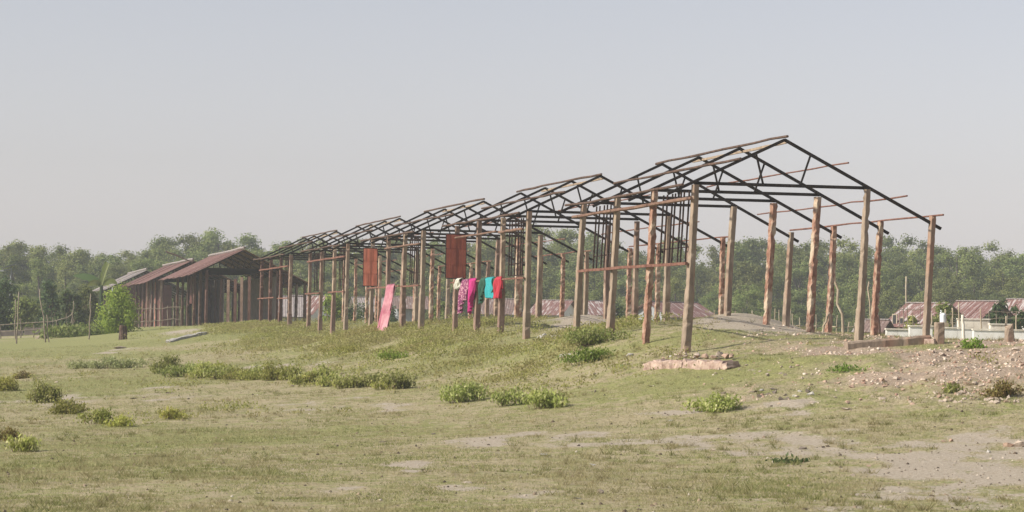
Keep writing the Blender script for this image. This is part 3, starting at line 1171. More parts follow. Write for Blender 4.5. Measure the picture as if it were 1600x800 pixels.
wallseg(1384, 1418, 516, 533, 70, 'leftmost low whitewashed wall piece, below the white walled hut')
wallseg(1420, 1456, 511, 533, 69, 'low white wall piece with dark cracks beside the short broken post')
wallseg(1472, 1518, 514, 533, 71, 'low white wall piece right of the short broken post')
wallseg(1520, 1612, 517, 534, 70, 'longest low white wall running to the right edge of the picture')
wallseg(1496, 1545, 500, 518, 82, 'cream plastered wall standing behind the low white wall', 'cream', .25)
wallseg(1546, 1580, 508, 518, 80, 'thin pale slab wall behind the leaning broken post', 'cream', .3)


def pole(px0, yb, px1, yt, D, r, mat, name='bamboo_pole', label=None, group=None, wob=.012):
    b = pt(px0, yb, D)
    t = pt(px1, yt, D)
    zg = gz(b.x, b.y)
    mb = MB()
    mb.stick(Vector((0, 0, min(zg, b.z) - b.z - .15)), t - b, r, wob=wob)
    o = mb.build(name, M[mat], smooth=True)
    o.location = b
    tag(o, label, 'pole', group)
    return o


# short broken posts
def stub(px, yb, px1, yt, wd, D, label, ragged):
    b, t = pt(px, yb, D), pt(px1, yt, D)
    b.z = min(b.z, gz(b.x, b.y))
    w = wd / F * D
    mb = MB()
    n = 9
    vs, fs = [], []
    for k in range(n + 1):
        c = Vector((0, 0, -.2)).lerp(t - b, k / n)
        for (i, j) in ((-1, -.7), (-.7, -1), (.7, -1), (1, -.7), (1, .7), (.7, 1), (-.7, 1), (-1, .7)):
            tap = 1 - ragged * max(0, (k / n - .6)) * (1.2 if i > 0 else .2)
            zz = (RND.uniform(-.08, .03) * ragged * 1.5 if k == n else 0)
            q = cv * (i * w / 2 * tap) + dv * (j * w / 2) + Vector((RND.gauss(0, .004), RND.gauss(0, .004), zz))
            vs.append(c + q)
    for k in range(n):
        for e in range(8):
            e2 = (e + 1) % 8
            fs.append((k * 8 + e, k * 8 + e2, (k + 1) * 8 + e2, (k + 1) * 8 + e))
    fs.append(tuple(n * 8 + e for e in range(8)))
    mb.add(vs, fs)
    o = mb.build('broken_post', M['conc'])
    o.location = b
    tag(o, label, 'post')


stub(1467, 541, 1468, 504, 14, 46.5, 'short squared concrete stub standing right of the rightmost frame post', .2)
stub(1576, 539, 1578, 508, 13, 46.5, 'broken concrete stub with a jagged top near the right edge', 1.0)


def lying(pts, sec, name, mat, label, cat, rough=.012, n=18):
    """beam lying through ground points"""
    a, b = Vector(pts[0]), Vector(pts[1])
    c = (a + b) / 2
    ax = (b - a)
    ax.z = 0
    ax.normalize()
    sd_ = ax.cross(Vector((0, 0, 1)))
    vs, fs = [], []
    for k in range(n + 1):
        e = a.lerp(b, k / n)
        h = gz(e.x, e.y)
        e.z = .3 * h + .7 * e.z
        tp = 1 if rough < .015 else (min(1, .6 + 6 * min(k, n - k) / n) * RND.uniform(.86, 1.08))
        for (i, j) in ((-1, -.3), (-1, .75), (-.75, 1), (.75, 1), (1, .75), (1, -.3)):
            vs.append(e - c + sd_ * (i * sec[0] / 2) + Vector((0, 0, j * sec[1] * tp)) + Vector((RND.gauss(0, rough), RND.gauss(0, rough), RND.gauss(0, rough))))
    for k in range(n):
        for q in range(6):
            q2 = (q + 1) % 6
            fs.append((k * 6 + q, k * 6 + q2, (k + 1) * 6 + q2, (k + 1) * 6 + q))
    fs.append(tuple(range(6)))
    fs.append(tuple(n * 6 + q for q in range(6)))
    mb = MB()
    mb.add(vs, fs)
    o = mb.build(name, mat)
    o.location = c
    tag(o, label, cat)
    return o


pa, pb = gp(1322, 546), gp(1452, 536.5)
lying([pa, pb], (.2, .13), 'fallen_beam', M['conc'], 'long concrete beam lying on the ground below the right front posts', 'beam', .005)
pa, pb = gp(1446, 538), gp(1462, 538)
lying([pa, pb], (.15, .1), 'concrete_block', M['brick'], 'small block lying between the fallen beam and the short stub', 'block', .01, 5)
pa, pb = gp(1017, 576), gp(1147, 576)
lying([pa, pb], (.36, .135), 'fallen_slab', M['brick'], 'pinkish broken masonry slab lying in front of the nearest frame', 'slab', .0155, 40)
pa, pb = gp(262, 536), gp(322, 522)
lying([pa, pb], (.2, .10), 'fallen_plank', M['stone_grey'], 'grey plank lying on the grass in front of the roofed sheds', 'plank', .015)

# leaning sticks, poles on the right
pole(1320, 524, 1303, 418, 60, .035, 'bamboo', 'leaning_stick', 'crooked pale branch leaning beside the verandah posts', wob=.05)
pole(1362, 520, 1358, 440, 60, .022, 'bamboo', 'leaning_stick', 'thin stick standing against the rough red verandah post', wob=.03)
pole(1377, 528, 1372, 492, 58, .03, 'dark_wood', 'leaning_stick', 'dark short stick leaning at the foot of the rough red post')
pole(1281, 519, 1296, 488, 53.5, .025, 'bamboo', 'leaning_stick', 'short stick leaning across the foot of a verandah post')
pole(1417, 478, 1416, 432, 126, .05, 'bamboo', 'bamboo_pole', 'tall thin pole rising above the white walled hut')
pole(1507, 532, 1504, 492, 68, .05, 'cream', 'wall_post', 'thick pale post at the joint of the low white walls')
YP = [(1450, 531, 1449, 490), (1489, 520, 1488, 481), (1500, 500, 1498, 472), (1532, 518, 1532, 482), (1456, 516, 1455, 488), (1477, 508, 1477, 483), (1571, 512, 1572, 494), (1588, 512, 1588, 492)]
for (a, b, c, d) in YP:
    pole(a, b, c, d, 78, .028, 'bamboo', 'yard_pole', 'thin upright bamboo pole in the yard behind the low white walls', 'bamboo poles in the yard behind the white walls')


def fence(name, label, pts, D, stick_h, rails, mat='bamboo', r=.03, jitter=.2):
    """bamboo fence through pixel points; rails = fractions of height"""
    P_ = [pt(a, b, D + (c if len(e) > 2 else 0)) for e in pts for (a, b, c) in [(e[0], e[1], e[2] if len(e) > 2 else 0)]]
    root = empty(name, P_[0])
    tag(root, label, 'fence')
    for p_ in P_:
        mb = MB()
        h = stick_h * RND.uniform(1 - jitter, 1 + jitter)
        b = p_ - P_[0]
        mb.stick(b - Vector((0, 0, .4)), b + Vector((RND.gauss(0, .04), 0, h)), r * RND.uniform(.8, 1.2), seg=4)
        mb.build('stick', M[mat], root)
    for rf in rails:
        mb = MB()
        pp = [p_ - P_[0] + Vector((0, -.05, stick_h * rf + RND.gauss(0, .02))) for p_ in P_]
        mb.tube(pp, r * .75, 5)
        mb.build('rail', M[mat], root)
    return root


# stick fence behind the right mound
M['old_bamboo'] = simple('old_grey_bamboo', (.13, .105, .08), (.25, .21, .16), 6, (1, 1, .4), .9, .3)
fp = []
x = 1116
while x < 1336:
    fp.append((x, 514 + (x - 1116) * .02, RND.uniform(-2, 2)))
    x += RND.uniform(6, 11)
fence('stick_fence', 'fence of thin upright sticks behind the earth mound', fp, 95, .55, (.35,), r=.022, jitter=.45)
fence('bamboo_trellis', 'pale bamboo trellis with rails in front of the white walled hut', [(1404 + k * 8, 516) for k in range(7)], 95, .85, (.3, .9), 'old_bamboo', r=.016, jitter=.25)
fence('bamboo_trellis', 'bamboo trellis with horizontal rails behind the short concrete stub', [(1470 + k * 9, 512) for k in range(5)], 92, .5, (.35, .9), 'old_bamboo', r=.018, jitter=.25)
fence('bamboo_trellis', 'bamboo rails in front of the round shrubs at the right edge', [(1545 + k * 14, 509) for k in range(5)], 96, .55, (.5, .95), 'old_bamboo', r=.018, jitter=.25)
# left fences
fence('bamboo_fence', 'bamboo pole fence with long rails along the left field edge', [(-30, 533), (2, 534), (33, 531), (52, 531), (66, 529), (82, 527), (105, 522), (112, 518)], 118, .8, (.55, .95), 'old_bamboo', jitter=.3)
fence('bamboo_fence', 'low bamboo fence in front of the maroon walled shed', [(206, 511), (218, 511), (226, 511), (234, 511), (243, 510), (251, 509), (262, 509), (271, 508), (281, 508)], 128, .95, (.3, .95), 'old_bamboo', jitter=.25)

# net or dark low wall left
r_ = wallseg(-30, 36, 516, 531, 124, 'long dark grey low wall behind the bamboo fence at the left edge', 'wall_dark', .2, False)
r_ = wallseg(38, 78, 512, 532, 125, 'dark brown wattle wall between the bamboo poles on the left', 'wall_dark', .2, False)

LPOLES = [(27, 546, 29.5, 456, 'tall bamboo pole at the far left, second pole from the left edge'), (25, 528, 24, 468, 'bamboo pole standing just left of the tall one at the far left'),
          (72, 532, 62, 452, 'bamboo pole with bent top on the left'), (77, 538, 73, 492, 'short pole beside the bent bamboo pole'),
          (113, 514, 115, 470, 'thin pole standing among the dark shrubs left of the roofed sheds'), (138, 541, 142, 459, 'bent bamboo pole in front of the left end of the roofed sheds'),
          (195, 500, 193, 462, 'thin pole standing in the bright green shrub'), (89, 524, 88, 500, 'short thin stake between the left poles and vegetable bed')]
for (a, b, c, d, lb) in LPOLES:
    pole(a, b, c, d, 104 if b > 530 else 116, .032 if d < 470 else .026, 'old_bamboo', 'bamboo_pole', lb, wob=.022)

# street lamp with solar panel
b = pt(14.5, 470, 150)
zg = gz(b.x, b.y)
sl = empty('street_lamp', (b.x, b.y, zg))
tag(sl, 'tall thin street lamp with a tilted solar panel among the trees at the left edge', 'street lamp')
mb = MB()
H = pt(17, 419, 150).z - zg
mb.tube([(0, 0, -.3), (.03, 0, H * .5), (.08, 0, H)], [.05, .045, .04], 8)
mb.build('pole', M['wall_grey'], sl)
mb = MB()
mb.bar((-.45, -.05, H - .02), (.35, -.05, H + .24), .5, .04, up=Vector((-.3, 0, 1)))
mb.build('solar_panel', M['solar'], sl)
mb = MB()
mb.bar((.08, -.03, H - .05), (-.45, -.03, H - .14), .05, .05)
mb.box((-.5, -.03, H - .16), .3, .14, .07)
mb.build('lamp_head', M['wall_grey'], sl)

# charred stump
b = gp(192, 531)
mb = MB()
for k in range(7):
    ang = k * .9
    rr = .09
    hh = RND.uniform(.45, .65)
    px_, py_ = math.cos(ang) * rr, math.sin(ang) * rr
    mb.stick((px_ * 1.2, py_ * 1.2, -.2), (px_ * 1.1, py_ * 1.1, hh), RND.uniform(.06, .09), wob=.015)
o = mb.build('tree_stump', M['dark_wood'])
o.location = b
tag(o, 'dark upright weathered stump standing on the grass in front of the green shrub', 'stump')

# white water filter pot on the yard wall
b = pt(1473, 503, 74)
ft = empty('water_pot', b)
tag(ft, 'white plastic water pot standing behind the short concrete stub', 'pot')
mb = MB()
mb.tube([(0, 0, -.02), (0, 0, .0), (0, 0, .16), (0, 0, .17)], [.07, .08, .085, .078], 14)
mb.build('body', M['white'], ft, smooth=False)
mb = MB()
mb.tube([(0, 0, .172), (0, 0, .21), (0, 0, .26)], [.088, .085, .055], 14)
mb.build('lid', M['white'], ft)
mb = MB()
mb.stick((-.06, -.03, .2), (-.07, -.03, .33), .025)
mb.build('handle', M['white'], ft)
mb = MB()
mb.box((0, 0, -.28), .3, .25, .5)
o = mb.build('wooden_stand', M['bamboo'])
o.location = b
tag(o, 'small stand holding the white water pot', 'stand')

# ------------------------------------------------------------------ trees
TREES = []


def tree_proto(kind, seed):
    global NR
    NR = np.random.default_rng(100 + seed)
    rnd = random.Random(200 + seed)
    root = empty('forest_tree', (0, 0, 0))
    H = 10.0
    tr = MB()
    tw = rnd.uniform(-.5, .5)
    tr.tube([(0, 0, -.5), (tw * .3, 0, 2.5), (tw, .1, 5), (tw * .8, .2, 8.2)], [.24, .18, .13, .04], 7)
    cl = []
    if kind == 0:      # tall rounded crown
        nC, rx, zc, rz = 46, 2.5, 5.0, 4.5
    elif kind == 1:    # narrow upright
        nC, rx, zc, rz = 38, 1.9, 5.0, 4.6
    else:              # broad
        nC, rx, zc, rz = 54, 3.1, 4.8, 4.4
    for k in range(nC):
        u = unit(1)[0]
        rr = NR.uniform(.35, 1.0) ** .5
        c = np.array([tw * .7 + u[0] * rx * rr, u[1] * rx * rr, zc + u[2] * rz * rr])
        t = (c[2] - (zc - rz)) / (2 * rz)
        c[0] *= 1.12 - .45 * t
        c[1] *= 1.12 - .45 * t
        cl.append((c, NR.uniform(.65, 1.2) * (1.15 - .5 * t)))
    for k in range(0, nC, 4):
        c = cl[k][0]
        z0 = max(1.5, c[2] - 2.2)
        tr.tube([(tw * z0 / 8, .1, z0), (c[0] * .6, c[1] * .6, c[2] - .7), tuple(c)], [.06, .04, .012], 5)
    tr.build('trunk', M['bark'], root)
    Cs, Ns = [], []
    for (c, r) in cl:
        n = int(560 * (r / .9) ** 2)
        u = unit(n)
        rad = np.clip(np.abs(NR.normal(.55, .42, (n, 1))), .05, 1.25)
        q = u * rad * r * np.array([1.1, 1.1, .82])
        Cs.append(c + q)
        Ns.append(u + .35 * (c - np.array([0, 0, zc])) / rz)
    Cs, Ns = np.concatenate(Cs), np.concatenate(Ns)
    V, Fq = leaves(Cs, .215, .115, nrm=Ns)
    np_mesh('crown', V, Fq, M['leaf_tree'], root)
    return root


protos = [tree_proto([0, 1, 2][k % 3], k) for k in range(9)]
TOPX = [-300, 0, 30, 60, 100, 150, 180, 205, 230, 262, 300, 318, 345, 380, 410, 440, 455, 480, 560, 640, 760, 850, 900, 1000, 1066, 1090, 1130, 1200, 1235, 1270, 1330, 1370, 1400, 1440, 1500, 1560, 1600, 1900]
TOPY = [385, 378, 380, 382, 386, 378, 377, 384, 374, 372, 376, 358, 364, 366, 372, 358, 364, 374, 372, 372, 372, 356, 362, 378, 362, 378, 376, 362, 372, 368, 376, 372, 378, 374, 376, 392, 390, 388]
KL = ['tall round crowned tree in the hazy wood behind the sheds', 'narrow upright tree in the hazy wood behind the sheds', 'broad bushy tree in the hazy wood behind the sheds']
KG = ['round crowned trees of the wood', 'narrow trees of the wood', 'broad trees of the wood']
used = set()
ROWS = [(268, 27, 1.0), (247, 31, .97), (224, 40, .82), (204, 48, .58)]
for (D0, step, hf) in ROWS:
    x = -330 + RND.uniform(0, 30)
    while x < 1930:
        D = D0 + RND.uniform(-9, 9)
        xx = x + RND.uniform(-10, 10)
        yt = float(np.interp(xx, TOPX, TOPY))
        t_ = pt(xx, yt, D)
        zb = gz(t_.x, t_.y)
        Ht = (t_.z - zb) * hf * RND.uniform(.9, 1.09)
        k = RND.randrange(9)
        if hf > .9 and k % 3 == 2 and RND.random() < .4:
            k = (k + 1) % 9
        p_ = protos[k]
        if k in used:
            o = copy_tree(p_)
        else:
            o = p_
            used.add(k)
        sc = Ht / 9.7
        o.location = (t_.x, t_.y, zb)
        sx = sc * (RND.uniform(.95, 1.25) if hf > .6 else RND.uniform(1.2, 1.6))
        o.scale = (sx, sx, sc)
        o.rotation_euler = (0, 0, RND.uniform(0, 6.28))
        tag(o, KL[k % 3], 'tree', KG[k % 3])
        x += step * RND.uniform(.75, 1.25)
for k, p_ in enumerate(protos):
    if k not in used:
        for c in list(p_.children):
            bpy.data.objects.remove(c)
        bpy.data.objects.remove(p_)


# ------------------------------------------------------------------ shrubs
# field shrubs: (px, base y, half width px, height px, mat key, label)
SHR = [
    (58, 630, 27, 38, 'leaf_bush', 'round yellow-green shrub, largest of the row of shrubs at the left edge'),
    (15, 612, 24, 26, 'leaf_yellow', 'shrub cut by the left edge of the field, next to the larger round one'),
    (33, 592, 12, 15, 'leaf_rust', 'small dry shrub behind the round shrub at the left edge'),
    (106, 648, 23, 26, 'leaf_yellow', 'low shrub with brown underside between the round shrub and the yellow one'),
    (150, 664, 22, 26, 'leaf_yellow', 'yellow-green shrub with upright leaves in the left field'),
    (188, 668, 20, 22, 'leaf_yellow', 'yellowish low shrub at the right end of the left shrub row'),
    (12, 690, 16, 24, 'leaf_rust', 'dry brownish shrub at the left edge, nearest to the viewer'),
    (40, 707, 22, 28, 'leaf_bush', 'dark green shrub, lowest in the left corner of the field'),
    (272, 657, 17, 20, 'leaf_yellow', 'small lone shrub standing in the open grass left of centre'),
    (132, 576, 24, 16, 'leaf_blue', 'greyish shrub at the left end of the low bush strip'),
    (166, 577, 24, 20, 'leaf_blue', 'greyish green shrub in the middle of the small bush strip'),
    (200, 576, 22, 17, 'leaf_blue', 'greyish shrub at the right end of the small bush strip'),
    (732, 630, 37, 36, 'leaf_bush', 'round shrub with pale leaves standing alone in the field centre'),
    (806, 634, 27, 28, 'leaf_bush', 'left half of the wide shrub pair with brown stems at the field centre'),
    (856, 640, 32, 34, 'leaf_bush', 'right half of the wide shrub pair with brown stems at the field centre'),
    (1118, 647, 38, 30, 'leaf_bush', 'spreading shrub with bare brown stems right of centre'),
    (920, 570, 34, 26, 'leaf_bright', 'bright green low shrub left of the fallen pinkish slab'),
    (930, 541, 46, 26, 'leaf_bush', 'bushy weed clump at the feet of the nearest frame left posts'),
    (1572, 622, 30, 28, 'leaf_rust', 'rusty tipped shrub among the rubble at the right edge'),
    (1492, 616, 16, 18, 'leaf_bush', 'small shrub growing in the rubble near the right edge'),
    (1525, 546, 17, 16, 'leaf_bright', 'bright green weed on the dirt between the two concrete stubs'),
    (1330, 584, 26, 10, 'leaf_bright', 'flat green weed patch on the slope below the fallen beam'),
    (610, 563, 24, 16, 'leaf_bright', 'bright weed tuft on the slope below the pink sheet'),
    (545, 552, 34, 12, 'leaf_yellow', 'low yellow-green weed patch in front of the fourth frame'),
    (1240, 725, 24, 7, 'leaf_dark', 'flat dark weed mat on the bare ground at the lower right'),
]
# hedge strip
hx = 258
HEDGE = []
while hx < 640:
    HEDGE.append((hx, 588 + (hx - 258) * .058 + RND.uniform(-4, 3), 22 + RND.uniform(-6, 10), 27 + RND.uniform(-10, 4)))
    hx += RND.uniform(13, 20)


def shrub(name, loc, w, h, mk, seed, ll=.06, bare=.3):
    """shrub of true size: several leaning stems fanning from the ground, leaves on their upper parts"""
    global NR
    NR = np.random.default_rng(1500 + seed)
    root = empty(name, loc)
    st = MB()
    nst = int(np.clip(60 * w, 14, 60))
    nl = int(np.clip(4300 * 2 * w * h / (ll / .06) ** 2, 160, 3600))
    nm = 5 + int(w * 6)
    mounds = [(NR.uniform(-1.1, 1.1), NR.uniform(-.7, .7), NR.uniform(.35, 1.05)) for _ in range(nm)]
    mounds[0] = (0, 0, 1.0)
    Cs = []
    for k in range(nst):
        mx, my, mh = mounds[k % nm]
        a, rr = NR.uniform(0, 6.28), math.sqrt(NR.uniform(0, 1))
        sp = .36
        tip = np.array([(mx * .62 + math.cos(a) * rr * sp) * w, (my * .62 + math.sin(a) * rr * sp) * w * .8,
                        h * mh * NR.uniform(.72, 1.02) * (1 - .3 * rr * rr)])
        b = np.array([tip[0] * .7, tip[1] * .7, -.04])
        st.stick(b, tip, .006, n=4, seg=3, wob=.01, taper=.4)
        m_ = nl // nst
        t = bare + (1.06 - bare) * NR.uniform(0, 1, (m_, 1)) ** .6
        Cs.append(b + (tip - b) * t + NR.normal(size=(m_, 3)) * np.array([.055, .055, .03]) * (.6 + w))
    st.build('stems', M['twig'], root, recalc=False)
    Cs = np.concatenate(Cs)
    Cs[:, 2] = np.maximum(Cs[:, 2], .02)
    V, Fq = leaves(Cs, ll, ll * .48, .55)
    np_mesh('foliage', V, Fq, M[mk], root)
    return root


SN = [0]


def place_shrub(px, yb, hw, hp, mk, label, group=None):
    g = gp(px, yb)
    w = hw / F * g.y * 1.35
    y = g.y + w * .5
    SN[0] += 1
    o = shrub('shrub', (g.x, y, gz(g.x, y) - .01), w, hp / F * g.y * .98, mk, SN[0], .05 if mk in ('leaf_yellow', 'leaf_rust') else .062,
              .12 if hp < 20 else .32)
    tag(o, label, 'shrub', group)
    return o


for s in SHR:
    place_shrub(*s)
for (a, b, c, d) in HEDGE:
    place_shrub(a, b, c, d, RND.choice(['leaf_bush', 'leaf_bush', 'leaf_bush', 'leaf_yellow']), 'leafy shrub in the long low bush strip crossing the field left of centre', 'shrubs of the long bush strip')


# background bushes (left trees near the fence, yard shrubs)
def bigbush(px, yb, hw, hp, D, mk, label, seed, ll=.16, n=2600, group=None, name='bush'):
    """rounded bush of leaf clumps down to the ground"""
    global NR
    NR = np.random.default_rng(3000 + seed)
    b = pt(px, yb, D)
    zg = gz(b.x, b.y) - .05
    w = hw / F * D
    h = pt(px, yb - hp, D).z - zg
    r = empty(name, (b.x, b.y, zg))
    K = int(np.clip(26 * w * h / 1.2, 14, 60))
    st = MB()
    Cs, Ns = [], []
    for k in range(K):
        an, rr = NR.uniform(0, 6.28), NR.uniform(0, 1) ** .5
        t = NR.uniform(.04, .92)
        sh = .86 * (1 - .55 * max(0, t - .55) / .4)
        c = np.array([math.cos(an) * w * sh * rr, math.sin(an) * w * .8 * sh * rr, h * t])
        rad = NR.uniform(.18, .32) * min(w, h)
        m_ = n // K
        d_ = NR.normal(size=(m_, 3)) * rad * (np.array([.75, .75, .95]) if ll < .12 else .6)
        Cs.append(c + d_)
        Ns.append(d_ / rad + .5 * np.array([c[0] / w, c[1] / w, c[2] / h - .4]))
        if k % 3 == 0:
            st.stick((c[0] * .25, c[1] * .25, -.05), tuple(c), .03, n=5, seg=3, wob=.03, taper=.4)
    st.build('stems', M['twig'], r, recalc=False)
    Cs = np.concatenate(Cs)
    Cs[:, 2] = np.maximum(Cs[:, 2], .03)
    V, Fq = leaves(Cs, ll, ll * .5, nrm=np.concatenate(Ns))
    np_mesh('foliage', V, Fq, M[mk], r)
    tag(r, label, 'bush', group)
    return r


bigbush(184, 510, 35, 57, 116, 'leaf_feather', 'tall bright green bush in front of the roofed sheds', 41, .11, 9500)
BB = [(-10, 520, 34, 62, 'leaf_dark', 'dark bush cut by the left edge behind the fence'), (38, 520, 30, 52, 'leaf_tree', 'mid green bush behind the tall bamboo pole'),
      (75, 515, 22, 78, 'leaf_dark', 'dark dense bush behind the bent bamboo pole, tallest of the left bushes'), (108, 515, 26, 60, 'leaf_dark', 'dark green bush left of the roofed sheds'),
      (135, 512, 20, 66, 'leaf_tree', 'bush touching the left end of the roofed sheds'), (10, 512, 30, 80, 'leaf_dark', 'dark leafy bush below the street lamp')]
for k, (a, b, c, d, mk, lb) in enumerate(BB):
    bigbush(a, b, c, d, 135 + 6 * (k % 3), mk, lb, 50 + k, .2, 2600)
for k, (a, b, c, d, mk, lb) in enumerate([(1560, 510, 26, 38, 'leaf_dark', 'round dark green shrub left of the right edge'), (1592, 510, 24, 32, 'leaf_dark', 'round dark green shrub at the right edge of the yard'),
                                         (1478, 498, 26, 24, 'leaf_tree', 'green creeper mound between the two red roofed huts'), (1426, 514, 14, 22, 'leaf_yellow', 'pale yellow-green climber on the trellis before the white walled hut'),
                                         (520, 500, 22, 40, 'leaf_bright', 'bright leafy bush behind the fourth bare frame'), (560, 508, 30, 32, 'leaf_dark', 'dark bush behind the third and fourth bare frames'),
                                         (690, 506, 20, 34, 'leaf_tree', 'green bush behind the dark red panel'), (960, 502, 22, 26, 'leaf_dark', 'dark bush left of the pale gable seen through the nearest frame'),
                                         (602, 506, 22, 28, 'leaf_dark', 'dark bush behind the hanging pink sheet')]):
    bigbush(a, b, c, d, 108 if a > 1300 else 135, mk, lb, 70 + k, .16, 1800)

# vegetable bed
NR = np.random.default_rng(77)
Cs = []
for k in range(420):
    px = NR.uniform(92, 178)
    py = 528 - (px - 92) * .10 - NR.uniform(0, 12)
    p_ = pt(px, py, 119)
    X, Y = p_.x, 119 + NR.uniform(-5, 5)
    z = gz(X, Y) if k % 6 == 0 else z
    Cs.append(np.array([X, Y, z + .1]) + NR.normal(size=(9, 3)) * np.array([.16, .16, .10]))
Cs = np.concatenate(Cs)
V, Fq = leaves(Cs, .2, .13, .2)
tag(np_mesh('vegetable_bed', V, Fq, M['leaf_tree']), 'leafy green vegetable bed behind the bent bamboo pole', 'vegetables', kind='stuff')

# banana plant
b = pt(158, 470, 150)
zg = gz(b.x, b.y)
bp_ = empty('banana_plant', (b.x, b.y, zg))
tag(bp_, 'banana plant with one dark drooping leaf, standing left of the roofed sheds', 'banana plant')
H = pt(158, 446, 150).z - zg
mb = MB()
mb.tube([(0, 0, -.2), (.02, 0, H * .5), (0, 0, H)], [.16, .13, .09], 8)
mb.build('stem', M['leaf_dark'], bp_)


def banana_leaf(pts, wd, mk):
    mb = MB()
    n = 14
    P_ = [Vector(p_) for p_ in pts]

    def bez(t):
        return P_[0] * (1 - t) ** 2 + P_[1] * 2 * t * (1 - t) + P_[2] * t * t
    vs, fs = [], []
    for k in range(n + 1):
        t = k / n
        c = bez(t)
        tg = (bez(min(1, t + .05)) - bez(max(0, t - .05))).normalized()
        sd_ = tg.cross(Vector((.2, -1, .25))).normalized()
        w = wd * math.sin(math.pi * min(1, .08 + t * .92)) ** .6 * RND.uniform(.8, 1.1)
        vs += [c + sd_ * w - Vector((0, .02, w * .35)), c, c - sd_ * w - Vector((0, .02, w * .35))]
    for k in range(n):
        fs += [(k * 3, k * 3 + 1, k * 3 + 4, k * 3 + 3), (k * 3 + 1, k * 3 + 2, k * 3 + 5, k * 3 + 4)]
    mb.add(vs, fs)
    mb.build('leaf', M[mk], bp_, recalc=False)


banana_leaf([(0, 0, H), (-.5, 0, H + .75), (-1.75, .1, H + .55)], .22, 'leaf_dark')
banana_leaf([(0, 0, H), (.15, 0, H + .9), (.45, 0, H + 1.35)], .09, 'leaf_blue')
banana_leaf([(0, 0, H), (.5, .1, H + .6), (.9, .1, H + .1)], .2, 'leaf_tree')
banana_leaf([(0, 0, H), (-.3, -.1, H + .5), (-.9, -.1, H - .1)], .2, 'leaf_tree')
banana_leaf([(0, 0, H), (.1, .2, H + 1.0), (.2, .4, H + 1.45)], .16, 'leaf_tree')

# ------------------------------------------------------------------ stones and litter
def rock(seed, flat=.6):
    r = random.Random(seed)
    import bmesh
    bm = bmesh.new()
    for k in range(11):
        v = Vector((r.gauss(0, 1), r.gauss(0, 1), r.gauss(0, 1))).normalized() * r.uniform(.36, .58)
        v.z *= flat
        bm.verts.new(v)
    h_ = bmesh.ops.convex_hull(bm, input=bm.verts)
    bmesh.ops.delete(bm, geom=[g for g in h_['geom_interior'] if isinstance(g, bmesh.types.BMVert)], context='VERTS')
    bmesh.ops.subdivide_edges(bm, edges=bm.edges[:], cuts=1, use_grid_fill=True)
    for v in bm.verts:
        v.co += Vector((r.gauss(0, .012), r.gauss(0, .012), r.gauss(0, .012)))
    me = bpy.data.meshes.new('rubble_stone')
    bm.to_mesh(me)
    bm.free()
    return me


ROCKS = {}
for mk in ('stone', 'stone_pink', 'stone_grey', 'stone_dark'):
    ROCKS[mk] = []
    for k in range(7):
        me = rock(900 + k + 7 * len(ROCKS), .55 + .1 * (k % 3))
        me.materials.append(M[mk])
        ROCKS[mk].append(me)


def stone(px, py, size, mk, name, label, cat='stone', group=None, flat=1.0, sx=1.0):
    g = gp(px, py)
    o = bpy.data.objects.new(name, RND.choice(ROCKS[mk]))
    COL.objects.link(o)
    s = size / F * g.y
    o.scale = (s * sx, s * RND.uniform(.7, 1.1), s * flat)
    o.location = g + Vector((0, 0, s * RND.uniform(.0, .12) * flat))
    o.rotation_euler = (RND.uniform(-.2, .2), RND.uniform(-.2, .2), RND.uniform(-.6, .6) if sx > 1.2 else RND.uniform(0, 6.28))
    tag(o, label, cat, group)
    return o


# rubble on the right hand slope
G1 = 'rubble pieces on the right slope'
L1 = 'broken piece of brick rubble lying on the dirt slope at the right'
cnt = 0
while cnt < 230:
    px = RND.gauss(1480, 120)
    py = RND.uniform(548, 632)
    if not (1190 < px < 1610):
        continue
    if RND.random() > .25 + .75 * max(0, min(1, (px - 1300) / 200)):
        continue
    g_c = gp(px, py)
    if fnoise(np.array([g_c.x]), np.array([g_c.y]), .9, 66, 3)[0] < RND.uniform(.42, .62):
        continue
    stone(px, py, RND.choice([4, 5, 5, 6, 6, 7, 8, 10, 13]), RND.choice(['stone', 'stone_pink', 'stone_pink', 'stone']), 'rubble_stone', L1, 'stone', G1)
    cnt += 1
for k in range(26):
    stone(RND.uniform(1090, 1270), RND.uniform(572, 590) + RND.gauss(0, 3), RND.choice([4, 5, 6, 8]), 'stone', 'rubble_stone', 'small pale stone scattered right of the fallen pinkish slab', 'stone', 'pale stones by the slab')
for k in range(24):
    stone(1470 + k * 5.5 + RND.gauss(0, 3), 628 - k * .15 + RND.gauss(0, 4), RND.choice([8, 9, 11, 14]), 'stone', 'rubble_stone', 'pale stone in the loose row at the foot of the right slope', 'stone', 'row of pale stones')
for k in range(14):
    stone(1176 + k * 7 + RND.gauss(0, 3), 618 + RND.gauss(0, 4), RND.choice([9, 12, 15]), RND.choice(['stone_dark', 'stone_dark', 'stone_grey']), 'earth_clod', 'dark earth clod in the clump right of the spreading shrub', 'clod', 'dark clods')
for k in range(18):
    stone(1040 + k * 6 + RND.gauss(0, 4), 563 + RND.gauss(0, 1.5), RND.choice([7, 10, 13, 17]), RND.choice(['stone', 'stone_pink']), 'rubble_stone', 'rubble chunk lying on top of the fallen pinkish slab', 'stone', 'chunks on the slab').location.z += .06
for k, (a, b, s) in enumerate([(885, 556, 24), (905, 558, 22), (925, 555, 20), (868, 530, 30), (850, 527, 26), (985, 556, 20), (1050, 558, 16)]):
    stone(a, b, s, 'stone_grey', 'earth_block', 'grey eroded earth block on the bank below the nearest frame', 'block', 'grey earth blocks', .8)
